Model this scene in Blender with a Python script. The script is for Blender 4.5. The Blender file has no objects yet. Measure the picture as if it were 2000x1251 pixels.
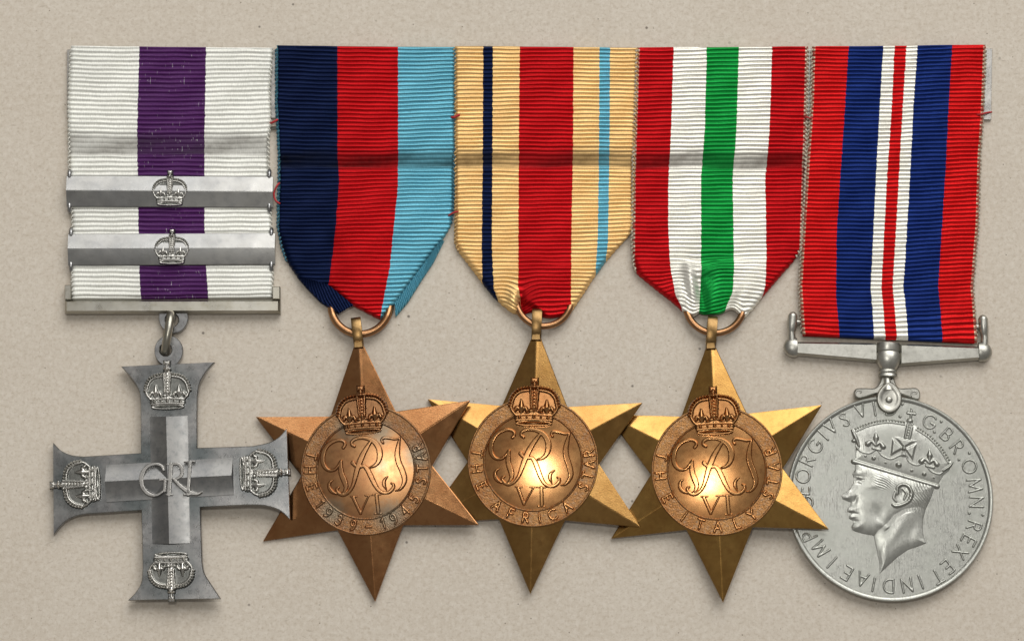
import bpy, math, random
import numpy as np
from mathutils import Vector

# ------------------------------------------------------------------ camera, light, exposure
S = 0.0905e-3            # one plan unit (u) in metres; all plan sizes below are in u
CD, CT = 0.50, math.radians(10.0)
scene = bpy.context.scene
CAMLOC = np.array([0.0, -CD*math.sin(CT), CD*math.cos(CT)])
cam_d = bpy.data.cameras.new('camera'); cam = bpy.data.objects.new('camera', cam_d)
scene.collection.objects.link(cam)
cam.location = CAMLOC; cam.rotation_euler = (CT, 0, 0)
cam_d.sensor_width = 36.0; cam_d.lens = 36.0*CD/(2000*S)
cam_d.clip_start = 0.01; cam_d.clip_end = 20
scene.camera = cam

world = bpy.data.worlds.new('World'); scene.world = world; world.use_nodes = True
world.node_tree.nodes['Background'].inputs[0].default_value = (1.0, 0.965, 0.91, 1)
world.node_tree.nodes['Background'].inputs[1].default_value = 0.235

def area(name, loc, target, sx, sy, power, col):
    l = bpy.data.lights.new(name, 'AREA'); l.shape = 'RECTANGLE'; l.size = sx; l.size_y = sy
    l.energy = power; l.color = col
    o = bpy.data.objects.new(name, l); scene.collection.objects.link(o)
    o.location = loc
    o.rotation_euler = (Vector(target)-Vector(loc)).to_track_quat('-Z', 'Y').to_euler()
    return o
area('camera_flash', (-0.024, 0.010, 0.52), (-0.01, -0.01, 0), 0.05, 0.03, 0.42, (1.0, 0.985, 0.95))
area('window_light', (0.32, 0.95, 1.0), (0, 0, 0), 1.35, 1.05, 18.5, (1.0, 0.99, 0.97))

scene.view_settings.view_transform = 'Standard'
scene.view_settings.look = 'None'
scene.view_settings.gamma = 1.0
scene.view_settings.exposure = 0.0
scene.render.engine = 'CYCLES'
scene.cycles.use_denoising = True

# ------------------------------------------------------------------ helpers
VD = np.array([0.0, math.sin(CT), -math.cos(CT)]); UP = np.array([0.0, math.cos(CT), math.sin(CT)])
def P(px, py, z=0.0):
    """survey point of the layout (u from the sheet's top-left corner) on the level z (u) -> metres"""
    px = np.asarray(px, float); py = np.asarray(py, float)
    dx = (px-1000)*S; dv = (625.5-py)*S
    d = np.stack([dx, VD[1]*CD+UP[1]*dv, VD[2]*CD+UP[2]*dv], -1)
    zz = np.asarray(z, float)*S
    t = (zz-CAMLOC[2])/d[..., 2]
    out = CAMLOC+d*t[..., None]
    return out
def smooth1(t):
    t = np.clip(t, 0, 1); return t*t*(3-2*t)
def gauss(x, y, cx, cy, sx, sy, ang=0):
    c, s = math.cos(ang), math.sin(ang)
    u = (x-cx)*c+(y-cy)*s; v = -(x-cx)*s+(y-cy)*c
    return np.exp(-(u/sx)**2-(v/sy)**2)

def tagged(o, label=None, cat=None, group=None, kind=None):
    if label: o['label'] = label
    if cat: o['category'] = cat
    if group: o['group'] = group
    if kind: o['kind'] = kind
    return o
def empty(name, loc, rot=(0, 0, 0)):
    o = bpy.data.objects.new(name, None); scene.collection.objects.link(o)
    o.location = loc; o.rotation_euler = rot; o.empty_display_size = 0.005
    return o
def mesh_obj(name, verts, faces, mat, parent=None, smooth=True, uv=None, attr=None, autosmooth=None):
    me = bpy.data.meshes.new(name)
    verts = np.asarray(verts, float)
    me.from_pydata(verts.tolist(), [], faces if isinstance(faces, list) else faces.tolist())
    if smooth:
        me.polygons.foreach_set('use_smooth', [True]*len(me.polygons))
        if autosmooth: me.set_sharp_from_angle(angle=math.radians(autosmooth))
    if uv is not None:
        l = me.uv_layers.new(name='ribbon')
        idx = np.empty(len(me.loops), int); me.loops.foreach_get('vertex_index', idx)
        l.data.foreach_set('uv', np.asarray(uv)[idx].ravel())
    if attr is not None:
        a = me.attributes.new('shade_wear', 'FLOAT', 'POINT'); a.data.foreach_set('value', np.asarray(attr, float))  # on ribbons the painted crease shade, on struck metal the polished height
    me.materials.append(mat); me.update()
    o = bpy.data.objects.new(name, me); scene.collection.objects.link(o)
    if parent: o.parent = parent
    return o
def share(name, src, parent, mat=None):
    me = src.data
    if mat and me.materials[0] != mat:
        me = me.copy(); me.materials[0] = mat
    o = bpy.data.objects.new(name, me); scene.collection.objects.link(o); o.parent = parent
    return o

def grid_faces(nr, nc, closed=False):
    i = np.arange(nr-1)[:, None]; j = np.arange(nc if closed else nc-1)[None]
    j2 = (j+1) % nc
    a = i*nc+j; b = i*nc+j2; c = (i+1)*nc+j2; d = (i+1)*nc+j
    return np.stack([a, d, c, b], -1).reshape(-1, 4)
def lathe(prof, n=96, cap=True):
    """profile of (radius, z) from the outside bottom to the inside top -> verts, faces (u)"""
    a = np.linspace(0, 2*math.pi, n, endpoint=False)
    v = [(r*math.cos(t), r*math.sin(t), z) for r, z in prof for t in a]
    f = grid_faces(len(prof), n, True)[:, ::-1].tolist()
    if cap: f.append([(len(prof)-1)*n+k for k in range(n)])
    return np.array(v), f
def tube(path, r, n=12, closed=False, sx=1.0, sz=1.0, caps=True):
    """round (or flattened) bar swept along a 3-D path; r may vary"""
    path = np.asarray(path, float); m = len(path)
    rr = np.broadcast_to(np.asarray(r, float), (m,))
    if closed: tan = np.roll(path, -1, 0)-np.roll(path, 1, 0)
    else:
        tan = np.gradient(path, axis=0)
    tan /= np.linalg.norm(tan, axis=1)[:, None]+1e-12
    ref = np.array([0, 0, 1.0]) if abs(tan[:, 2]).max() < 0.9 else np.array([1.0, 0, 0])
    v = []
    for k in range(m):
        s = np.cross(tan[k], ref); s /= np.linalg.norm(s)+1e-12
        u = np.cross(s, tan[k])
        for q in range(n):
            t = 2*math.pi*q/n
            v.append(path[k]+rr[k]*(s*math.cos(t)*sx+u*math.sin(t)*sz))
    f = grid_faces(m, n, True).tolist()
    if closed:
        for q in range(n):
            f.append([(m-1)*n+q, q, (q+1) % n, (m-1)*n+(q+1) % n])
    elif caps:
        f.append(list(range(n))); f.append([(m-1)*n+q for q in range(n)][::-1])
    return np.array(v), f
def merge(parts):
    V, F, o = [], [], 0
    for v, f in parts:
        V.append(np.asarray(v, float)); F += [[i+o for i in q] for q in f]; o += len(v)
    return np.concatenate(V), F
def curve_pts(pts, n=12):
    """Catmull-Rom through points of any width (x, y, r ...)"""
    p = np.asarray(pts, float)
    if len(p) < 3: return p
    q = np.vstack([2*p[0]-p[1], p, 2*p[-1]-p[-2]])
    out = []
    for i in range(1, len(q)-2):
        for t in np.linspace(0, 1, n, endpoint=False):
            a, b, c, d = q[i-1], q[i], q[i+1], q[i+2]
            out.append(0.5*((2*b)+(c-a)*t+(2*a-5*b+4*c-d)*t*t+(3*b-a-3*c+d)*t**3))
    out.append(p[-1]); return np.array(out)
def prism(outline, z0, z1, bevel=1.5, mapf=None):
    """solid plate: outline (u, counter-clockwise) extruded z0..z1 with a chamfered top edge"""
    o = np.asarray(outline, float); n = len(o)
    e = np.roll(o, -1, 0)-o; e /= np.linalg.norm(e, axis=1)[:, None]+1e-9
    nr = np.stack([-e[:, 1], e[:, 0]], 1)
    b = nr+np.roll(nr, 1, 0); b /= np.linalg.norm(b, axis=1)[:, None]+1e-9
    inn = o+b*bevel
    v = np.concatenate([np.c_[o, np.full(n, z0)], np.c_[o, np.full(n, z1-bevel)], np.c_[inn, np.full(n, z1)]])
    f = []
    for k in range(n):
        k2 = (k+1) % n
        f.append([k, k2, n+k2, n+k]); f.append([n+k, n+k2, 2*n+k2, 2*n+k])
    f.append([2*n+k for k in range(n)]); f.append(list(range(n))[::-1])
    return v, f

# relief: struck ornament as a height field over a flat or domed base ---------------------------
def seg_val(X, Y, chain, hs, top=None):
    ch = np.asarray(chain, float); best = np.full(X.shape, -9.0)
    if len(ch) == 1: ch = np.vstack([ch, ch+[1e-4, 0, 0]])
    for (ax, ay, ar), (bx, by, br) in zip(ch[:-1], ch[1:]):
        R = max(ar, br)*2.2
        msk = (X > min(ax, bx)-R) & (X < max(ax, bx)+R) & (Y > min(ay, by)-R) & (Y < max(ay, by)+R)
        if not msk.any(): continue
        x, y = X[msk], Y[msk]
        dx, dy = bx-ax, by-ay; L = dx*dx+dy*dy+1e-12
        t = np.clip(((x-ax)*dx+(y-ay)*dy)/L, 0, 1)
        d2 = (x-ax-t*dx)**2+(y-ay-t*dy)**2; r = ar+(br-ar)*t
        v = hs*r*(1-d2/(r*r))
        best[msk] = np.maximum(best[msk], v)
    if top is not None: best = np.minimum(best, top)
    return best
def ell_val(X, Y, cx, cy, rx, ry, h, ang=0):
    c, s = math.cos(ang), math.sin(ang)
    u = (X-cx)*c+(Y-cy)*s; v = -(X-cx)*s+(Y-cy)*c
    return np.maximum(h*(1-(u/rx)**2-(v/ry)**2), -9.0)
def poly_dist(X, Y, poly):
    p = np.asarray(poly, float); d2 = np.full(X.shape, 1e18); ins = np.zeros(X.shape, bool)
    for a, b in zip(p, np.roll(p, -1, 0)):
        dx, dy = b-a; L = dx*dx+dy*dy+1e-12
        t = np.clip(((X-a[0])*dx+(Y-a[1])*dy)/L, 0, 1)
        d2 = np.minimum(d2, (X-a[0]-t*dx)**2+(Y-a[1]-t*dy)**2)
        if abs(dy) > 1e-12:
            c = ((a[1] > Y) != (b[1] > Y)) & (X < dx*(Y-a[1])/dy+a[0]); ins ^= c
    d = np.sqrt(d2); return np.where(ins, d, -d)
def poly_val(X, Y, poly, h, w):
    d = poly_dist(X, Y, poly)
    return np.where(d > 0, h*np.sqrt(np.clip(1-(1-np.clip(d/w, 0, 1))**2, 0, 1)), np.maximum(d*1.0, -9))
def field_mesh(X, Y, Z, low=-0.8):
    Z = np.maximum(Z, low*1.6)
    nr, nc = X.shape
    f = grid_faces(nr, nc)
    zc = Z.ravel()[f].max(1); f = f[zc > low]
    used = np.unique(f); rem = np.full(nr*nc, -1); rem[used] = np.arange(len(used))
    v = np.stack([X.ravel(), Y.ravel(), Z.ravel()], 1)[used]
    return v, rem[f]
def relief(vals, x0, x1, y0, y1, step, low=-0.8):
    xs = np.arange(x0, x1+step, step); ys = np.arange(y1, y0-step, -step)
    X, Y = np.meshgrid(xs, ys)
    Z = np.full(X.shape, -9.0)
    for fn in vals: Z = np.maximum(Z, fn(X, Y))
    return field_mesh(X, Y, Z, low)

# ------------------------------------------------------------------ materials
def new_mat(name):
    m = bpy.data.materials.new(name); m.use_nodes = True
    nt = m.node_tree; return m, nt, nt.nodes['Principled BSDF']
def node(nt, t, **kw):
    n = nt.nodes.new(t)
    for k, v in kw.items(): setattr(n, k, v)
    return n
def noise(nt, vec, scale, detail=4, rough=0.55):
    n = node(nt, 'ShaderNodeTexNoise'); n.inputs['Scale'].default_value = scale
    n.inputs['Detail'].default_value = detail; n.inputs['Roughness'].default_value = rough
    nt.links.new(vec, n.inputs['Vector']); return n.outputs['Fac']
def ramp(nt, fac, stops, interp='LINEAR'):
    r = node(nt, 'ShaderNodeValToRGB'); cr = r.color_ramp; cr.interpolation = interp
    while len(cr.elements) < len(stops): cr.elements.new(0.5)
    for e, (p, c) in zip(cr.elements, stops): e.position = p; e.color = (*c, 1) if len(c) == 3 else c
    nt.links.new(fac, r.inputs[0]); return r.outputs[0]
def mixc(nt, fac, a, b, mode='MIX'):
    m = node(nt, 'ShaderNodeMix'); m.data_type = 'RGBA'; m.blend_type = mode
    for sock, val in ((m.inputs['Factor'], fac), (m.inputs[6], a), (m.inputs[7], b)):
        if isinstance(val, (int, float)): sock.default_value = val
        elif isinstance(val, tuple): sock.default_value = (*val, 1)
        else: nt.links.new(val, sock)
    return m.outputs[2]
def bump(nt, bsdf, height, dist, strength=1.0):
    b = node(nt, 'ShaderNodeBump'); b.inputs['Strength'].default_value = strength
    b.inputs['Distance'].default_value = dist
    nt.links.new(height, b.inputs['Height']); nt.links.new(b.outputs[0], bsdf.inputs['Normal'])
    return b
def g(v): return (v, v, v)

def metal(name, ca, cb, cc, rough=(0.28, 0.48), grain=9000, gdist=3e-6, patch=260, scratch=False, pits=0.0, toned=None, stains=None):
    m, nt, b = new_mat(name)
    tc = node(nt, 'ShaderNodeTexCoord').outputs['Object']
    n1 = noise(nt, tc, patch, 5, 0.6); n2 = noise(nt, tc, patch*7, 4, 0.6)
    col = ramp(nt, n1, [(0.36, ca), (0.60, cb)])
    f2 = ramp(nt, n2, [(0.50, g(0)), (0.72, g(0.55))])
    col = mixc(nt, f2, col, cc)
    if toned:      # oxide left between the polished high points of struck ornament
        at = node(nt, 'ShaderNodeAttribute'); at.attribute_name = 'shade_wear'
        tw = mixc(nt, 0.35, at.outputs['Color'], n2, 'ADD')
        col = mixc(nt, ramp(nt, tw, [(0.30, g(1)), (0.75, g(0))]), col, toned)
    if stains:     # old polish and oxide stains at given places (object space, metres)
        for (sx, sy, sr) in stains[0]:
            vm = node(nt, 'ShaderNodeVectorMath', operation='DISTANCE'); vm.inputs[1].default_value = (sx, sy, 0.0015)
            nt.links.new(tc, vm.inputs[0])
            dv = node(nt, 'ShaderNodeMath', operation='MULTIPLY_ADD'); dv.inputs[1].default_value = 0.6/sr
            nt.links.new(vm.outputs['Value'], dv.inputs[0])
            nn = node(nt, 'ShaderNodeMath', operation='MULTIPLY'); nn.inputs[1].default_value = 0.6; nt.links.new(n2, nn.inputs[0])
            nt.links.new(nn.outputs[0], dv.inputs[2])
            col = mixc(nt, ramp(nt, dv.outputs[0], [(0.55, g(0.75)), (1.0, g(0))]), col, stains[1])
    b.inputs['Metallic'].default_value = 1.0
    nt.links.new(col, b.inputs['Base Color'])
    nt.links.new(ramp(nt, noise(nt, tc, patch*3, 5, 0.65), [(0.3, g(rough[0])), (0.7, g(rough[1]))]), b.inputs['Roughness'])
    n3 = noise(nt, tc, grain, 3, 0.6); h = n3
    if pits:
        h = mixc(nt, pits, n3, noise(nt, tc, grain*0.33, 2, 0.5), 'ADD')
    if scratch:
        mp = node(nt, 'ShaderNodeMapping'); mp.inputs['Scale'].default_value = (14000, 500, 500)
        mp.inputs['Rotation'].default_value = (0, 0, 0.08)
        nt.links.new(tc, mp.inputs['Vector'])
        ns = node(nt, 'ShaderNodeTexNoise'); ns.inputs['Scale'].default_value = 1.0; ns.inputs['Detail'].default_value = 2
        nt.links.new(mp.outputs[0], ns.inputs['Vector'])
        sc = ramp(nt, ns.outputs['Fac'], [(0.56, g(0)), (0.66, g(1))])
        h = mixc(nt, 1.0, mixc(nt, 0.5, g(0.0), h), mixc(nt, 1.0, sc, ramp(nt, noise(nt, tc, 260, 3), [(0.4, g(0.15)), (0.6, g(1.6))]), 'MULTIPLY'), 'ADD')
    bump(nt, b, h, gdist)
    return m

M = {}
M['silver'] = metal('tarnished_silver', (0.265, 0.265, 0.269), (0.359, 0.355, 0.351), (0.187, 0.203, 0.207), (0.24, 0.36), 6000, 7e-6)
M['silver_plate'] = metal('tarnished_silver_plate', (0.225, 0.223, 0.224), (0.325, 0.318, 0.31), (0.16, 0.17, 0.172), (0.24, 0.36), 6000, 8e-6,
    stains=([((328-332)*S, (935-768)*S, 5.8e-3), ((156-332)*S, -9*S, 5.8e-3), ((510-332)*S, 10*S, 5.8e-3), (2*S, (935-1118)*S, 5.8e-3), (-40*S, 40*S, 4.6e-3), (45*S, -45*S, 4.4e-3), (-60*S, -45*S, 4.0e-3), (60*S, 45*S, 3.6e-3)], (0.095, 0.115, 0.118)))
M['silver_toned'] = metal('toned_silver', (0.46, 0.45, 0.42), (0.60, 0.58, 0.54), (0.36, 0.355, 0.335), (0.22, 0.32), 5000, 6e-6, toned=(0.13, 0.14, 0.13))
M['brushed'] = metal('brushed_silver', (0.235, 0.235, 0.232), (0.29, 0.285, 0.272), (0.20, 0.20, 0.20), (0.26, 0.38), 5000, 8e-6, 85)
M['limb'] = metal('dull_silver', (0.21, 0.21, 0.21), (0.29, 0.285, 0.275), (0.15, 0.16, 0.16), (0.36, 0.46), 5000, 8e-6, 200)
M['brassy'] = metal('yellowed_silver', (0.340, 0.319, 0.264), (0.399, 0.383, 0.340), (0.272, 0.246, 0.187), (0.26, 0.38), 5000, 6e-6, 120)
M['silver_bright'] = metal('worn_silver', (0.357, 0.348, 0.332), (0.468, 0.451, 0.425), (0.255, 0.255, 0.246), (0.24, 0.36), 5000, 6e-6)
M['nickel'] = metal('cupronickel', (0.401, 0.406, 0.367), (0.470, 0.470, 0.432), (0.342, 0.350, 0.320), (0.33, 0.43), 7000, 1.0e-5, scratch=True)
M['nickel_plain'] = metal('cupronickel_fitting', (0.386, 0.377, 0.340), (0.488, 0.478, 0.432), (0.294, 0.285, 0.248), (0.32, 0.46), 7000, 6e-6)
def bronze_set(tag, ca, cb, cc, ra, rb, rc, verdigris=False):
    vs = ([(-28*S, 84*S, 2.6e-3), (34*S, 70*S, 2.4e-3), (40*S, -92*S, 3.0e-3), (-70*S, -75*S, 2.6e-3), (100*S, 20*S, 2.6e-3), (30*S, 5*S, 1.6e-3)], (0.24, 0.21, 0.155)) if verdigris else None
    M['star'+tag] = metal('bronze_star'+tag, tuple(q*0.93 for q in ca), cb, cc, (0.16, 0.25), 5000, 8e-6, 140)
    M['disc'+tag] = metal('bronze_medallion'+tag, ra, rb, rc, (0.18, 0.23) if tag != '_copper' else (0.26, 0.34), 8000, 3e-6, 220, stains=vs)
    M['crown'+tag] = metal('bronze_crown'+tag, ra, rb, rc, (0.22, 0.30), 8000, 3e-6, 220, toned=tuple(q*0.32 for q in rc))
    M['ring'+tag] = metal('bronze_stippled'+tag, tuple(q*0.72 for q in ra), tuple(q*0.80 for q in rb), (0.26, 0.22, 0.17), (0.34, 0.46), 3600, 1.2e-4, 300, pits=0.6, stains=vs)
bronze_set('_copper', (0.344, 0.154, 0.061), (0.404, 0.198, 0.083), (0.267, 0.106, 0.041), (0.344, 0.163, 0.072), (0.396, 0.207, 0.092), (0.267, 0.132, 0.064), verdigris=True)
bronze_set('_gold', (0.306, 0.162, 0.049), (0.369, 0.207, 0.068), (0.252, 0.122, 0.038), (0.405, 0.184, 0.070), (0.450, 0.230, 0.090), (0.324, 0.144, 0.058))
bronze_set('_brass', (0.352, 0.189, 0.053), (0.405, 0.233, 0.070), (0.273, 0.132, 0.040), (0.422, 0.194, 0.070), (0.466, 0.238, 0.092), (0.334, 0.150, 0.058))
M['link_bronze'] = metal('brown_bronze', (0.306, 0.153, 0.072), (0.414, 0.225, 0.108), (0.225, 0.117, 0.063), (0.26, 0.40), 7000, 4e-6, 300)
M['loop_bronze'] = metal('olive_bronze', (0.187, 0.111, 0.043), (0.272, 0.170, 0.072), (0.128, 0.076, 0.034), (0.26, 0.40), 7000, 4e-6, 300)

def board_mat():
    m, nt, b = new_mat('grey_cardboard')
    tc = node(nt, 'ShaderNodeTexCoord').outputs['Object']
    a = noise(nt, tc, 55, 6, 0.62); c = noise(nt, tc, 950, 5, 0.7); d = noise(nt, tc, 2600, 3, 0.6)
    col = ramp(nt, a, [(0.3, (0.560, 0.495, 0.412)), (0.7, (0.600, 0.540, 0.458))])
    c2 = noise(nt, tc, 1600, 4, 0.7)
    col = mixc(nt, ramp(nt, c, [(0.42, g(0)), (0.68, g(0.6))]), col, (0.70, 0.645, 0.565))
    col = mixc(nt, ramp(nt, c2, [(0.30, g(0.65)), (0.50, g(0))]), col, (0.44, 0.37, 0.29))
    col = mixc(nt, ramp(nt, d, [(0.56, g(0)), (0.76, g(0.35))]), col, (0.36, 0.30, 0.23))
    # stray fibres
    mp = node(nt, 'ShaderNodeMapping'); mp.inputs['Scale'].default_value = (420, 2400, 420); mp.inputs['Rotation'].default_value = (0, 0, 0.6)
    wv = node(nt, 'ShaderNodeMix'); wv.data_type = 'VECTOR'
    nv = node(nt, 'ShaderNodeTexNoise'); nv.inputs['Scale'].default_value = 60; nt.links.new(tc, nv.inputs['Vector'])
    wv.inputs['Factor'].default_value = 0.012
    nt.links.new(tc, wv.inputs[4]); nt.links.new(nv.outputs['Color'], wv.inputs[5]); nt.links.new(wv.outputs[1], mp.inputs['Vector'])
    fb = noise(nt, mp.outputs[0], 1.0, 3, 0.6)
    col = mixc(nt, ramp(nt, fb, [(0.66, g(0)), (0.74, g(0.45))]), col, (0.31, 0.26, 0.20))
    # dark specks
    for sc, lim, dark in ((330, 0.105, (0.10, 0.085, 0.07)), (900, 0.13, (0.14, 0.11, 0.08))):
        vo = node(nt, 'ShaderNodeTexVoronoi'); vo.inputs['Scale'].default_value = sc; nt.links.new(tc, vo.inputs['Vector'])
        near = ramp(nt, vo.outputs['Distance'], [(lim*0.55, g(1)), (lim, g(0))])
        sp = node(nt, 'ShaderNodeSeparateColor'); nt.links.new(vo.outputs['Color'], sp.inputs[0])
        pick = ramp(nt, sp.outputs[0], [(0.90, g(0)), (0.93, g(0.75))])
        col = mixc(nt, mixc(nt, 1.0, near, pick, 'MULTIPLY'), col, dark)
    nt.links.new(col, b.inputs['Base Color'])
    b.inputs['Roughness'].default_value = 0.9; b.inputs['Specular IOR Level'].default_value = 0.15
    bump(nt, b, mixc(nt, 0.5, c, d, 'ADD'), 3.0e-5, 0.7)
    return m
M['board'] = board_mat()

def ribbon_mat(name, stops, edge=None, edge_w=0.0, gloss=0.05, silk=0.55, fray=None):
    """woven stripes across the ribbon (uv.x), each rib shifting the colour edge a hair; edge = selvedge yarn"""
    m, nt, b = new_mat(name)
    uv = node(nt, 'ShaderNodeUVMap'); uv.uv_map = 'ribbon'
    sep = node(nt, 'ShaderNodeSeparateXYZ'); nt.links.new(uv.outputs[0], sep.inputs[0])
    tc = node(nt, 'ShaderNodeTexCoord').outputs['Object']
    j = noise(nt, tc, 1500, 2, 0.5)
    ma = node(nt, 'ShaderNodeMath', operation='MULTIPLY_ADD'); ma.inputs[1].default_value = 0.012
    nt.links.new(j, ma.inputs[0])
    sub = node(nt, 'ShaderNodeMath', operation='SUBTRACT'); sub.inputs[1].default_value = 0.006
    nt.links.new(sep.outputs[0], ma.inputs[2]); nt.links.new(ma.outputs[0], sub.inputs[0])
    col = ramp(nt, sub.outputs[0], stops, 'CONSTANT')
    # yarn: fine warp threads running along the ribbon
    mp = node(nt, 'ShaderNodeCombineXYZ')
    mx = node(nt, 'ShaderNodeMath', operation='MULTIPLY'); mx.inputs[1].default_value = 240
    my = node(nt, 'ShaderNodeMath', operation='MULTIPLY'); my.inputs[1].default_value = 0.9
    nt.links.new(sep.outputs[0], mx.inputs[0]); nt.links.new(sep.outputs[1], my.inputs[0])
    nt.links.new(mx.outputs[0], mp.inputs[0]); nt.links.new(my.outputs[0], mp.inputs[1])
    yn = noise(nt, mp.outputs[0], 1.0, 3, 0.7)
    col = mixc(nt, 0.55, col, ramp(nt, yn, [(0.25, g(0.55)), (0.5, g(0.92)), (0.78, g(1.25))]), 'MULTIPLY')
    # large uneven fading
    fa = noise(nt, tc, 70, 4, 0.6)
    col = mixc(nt, 0.4, col, ramp(nt, fa, [(0.3, g(0.8)), (0.7, g(1.15))]), 'MULTIPLY')
    at = node(nt, 'ShaderNodeAttribute'); at.attribute_name = 'shade_wear'
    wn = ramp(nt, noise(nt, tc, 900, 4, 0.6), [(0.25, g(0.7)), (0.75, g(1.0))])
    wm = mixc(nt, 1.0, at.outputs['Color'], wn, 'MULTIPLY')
    col = mixc(nt, wm, col, mixc(nt, 1.0, col, (0.13, 0.11, 0.095), 'MULTIPLY'))  # crease shade and missing sheen painted in as a darker ribbon colour
    if fray:
        fx = node(nt, 'ShaderNodeMath', operation='MULTIPLY'); fx.inputs[1].default_value = 150
        fy = node(nt, 'ShaderNodeMath', operation='MULTIPLY'); fy.inputs[1].default_value = 0.55
        fc = node(nt, 'ShaderNodeCombineXYZ'); nt.links.new(sep.outputs[0], fx.inputs[0]); nt.links.new(sep.outputs[1], fy.inputs[0])
        nt.links.new(fx.outputs[0], fc.inputs[0]); nt.links.new(fy.outputs[0], fc.inputs[1])
        fk = ramp(nt, noise(nt, fc.outputs[0], 1.0, 2, 0.6), [(0.655, g(0)), (0.70, g(0.75))])
        fk = mixc(nt, 1.0, fk, ramp(nt, noise(nt, tc, 160, 2), [(0.44, g(0)), (0.58, g(1))]), 'MULTIPLY')
        fk = mixc(nt, 1.0, fk, ramp(nt, sep.outputs[0], [(fray[0]-.005, g(0)), (fray[0], g(1)), (fray[1], g(1)), (fray[1]+.005, g(0))]), 'MULTIPLY')
        col = mixc(nt, fk, col, (0.62, 0.58, 0.62))
    if edge:
        ph = node(nt, 'ShaderNodeMath', operation='FRACT'); nt.links.new(sep.outputs[1], ph.inputs[0])
        tick = ramp(nt, ph.outputs[0], [(0.0, g(0.1)), (0.25, g(1)), (0.7, g(1)), (0.95, g(0.1))])
        tick = mixc(nt, 1.0, tick, ramp(nt, noise(nt, tc, 1100, 2), [(0.35, g(0.25)), (0.55, g(1))]), 'MULTIPLY')
        ew = edge_w
        el = ramp(nt, sep.outputs[0], [(0.0, g(1)), (ew, g(1)), (ew*1.3, g(0)), (1-ew*1.3, g(0)), (1-ew, g(1)), (1.0, g(1))])
        col = mixc(nt, mixc(nt, 1.0, el, tick, 'MULTIPLY'), col, edge)
    nt.links.new(col, b.inputs['Base Color'])
    b.inputs['Roughness'].default_value = 0.36; b.inputs['Specular IOR Level'].default_value = gloss
    inv = node(nt, 'ShaderNodeMath', operation='MULTIPLY_ADD'); inv.inputs[1].default_value = -silk; inv.inputs[2].default_value = silk
    nt.links.new(at.outputs['Fac'], inv.inputs[0])
    nt.links.new(inv.outputs[0], b.inputs['Metallic'])      # silk: highlights carry the yarn's own colour
    b.inputs['Sheen Weight'].default_value = 0.0; b.inputs['Sheen Roughness'].default_value = 0.4
    bump(nt, b, yn, 1.6e-5, 0.8)
    return m

# ------------------------------------------------------------------ cardboard
def make_board():
    n = 40
    xs = np.linspace(-0.6, 0.6, n); X, Y = np.meshgrid(xs, xs[::-1])
    v = np.stack([X.ravel(), Y.ravel(), np.zeros(n*n)], 1)
    o = mesh_obj('cardboard_sheet', v, grid_faces(n, n), M['board'])
    tagged(o, 'plain grey-tan cardboard lying under all the medals', 'cardboard', kind='structure')
make_board()

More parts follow.
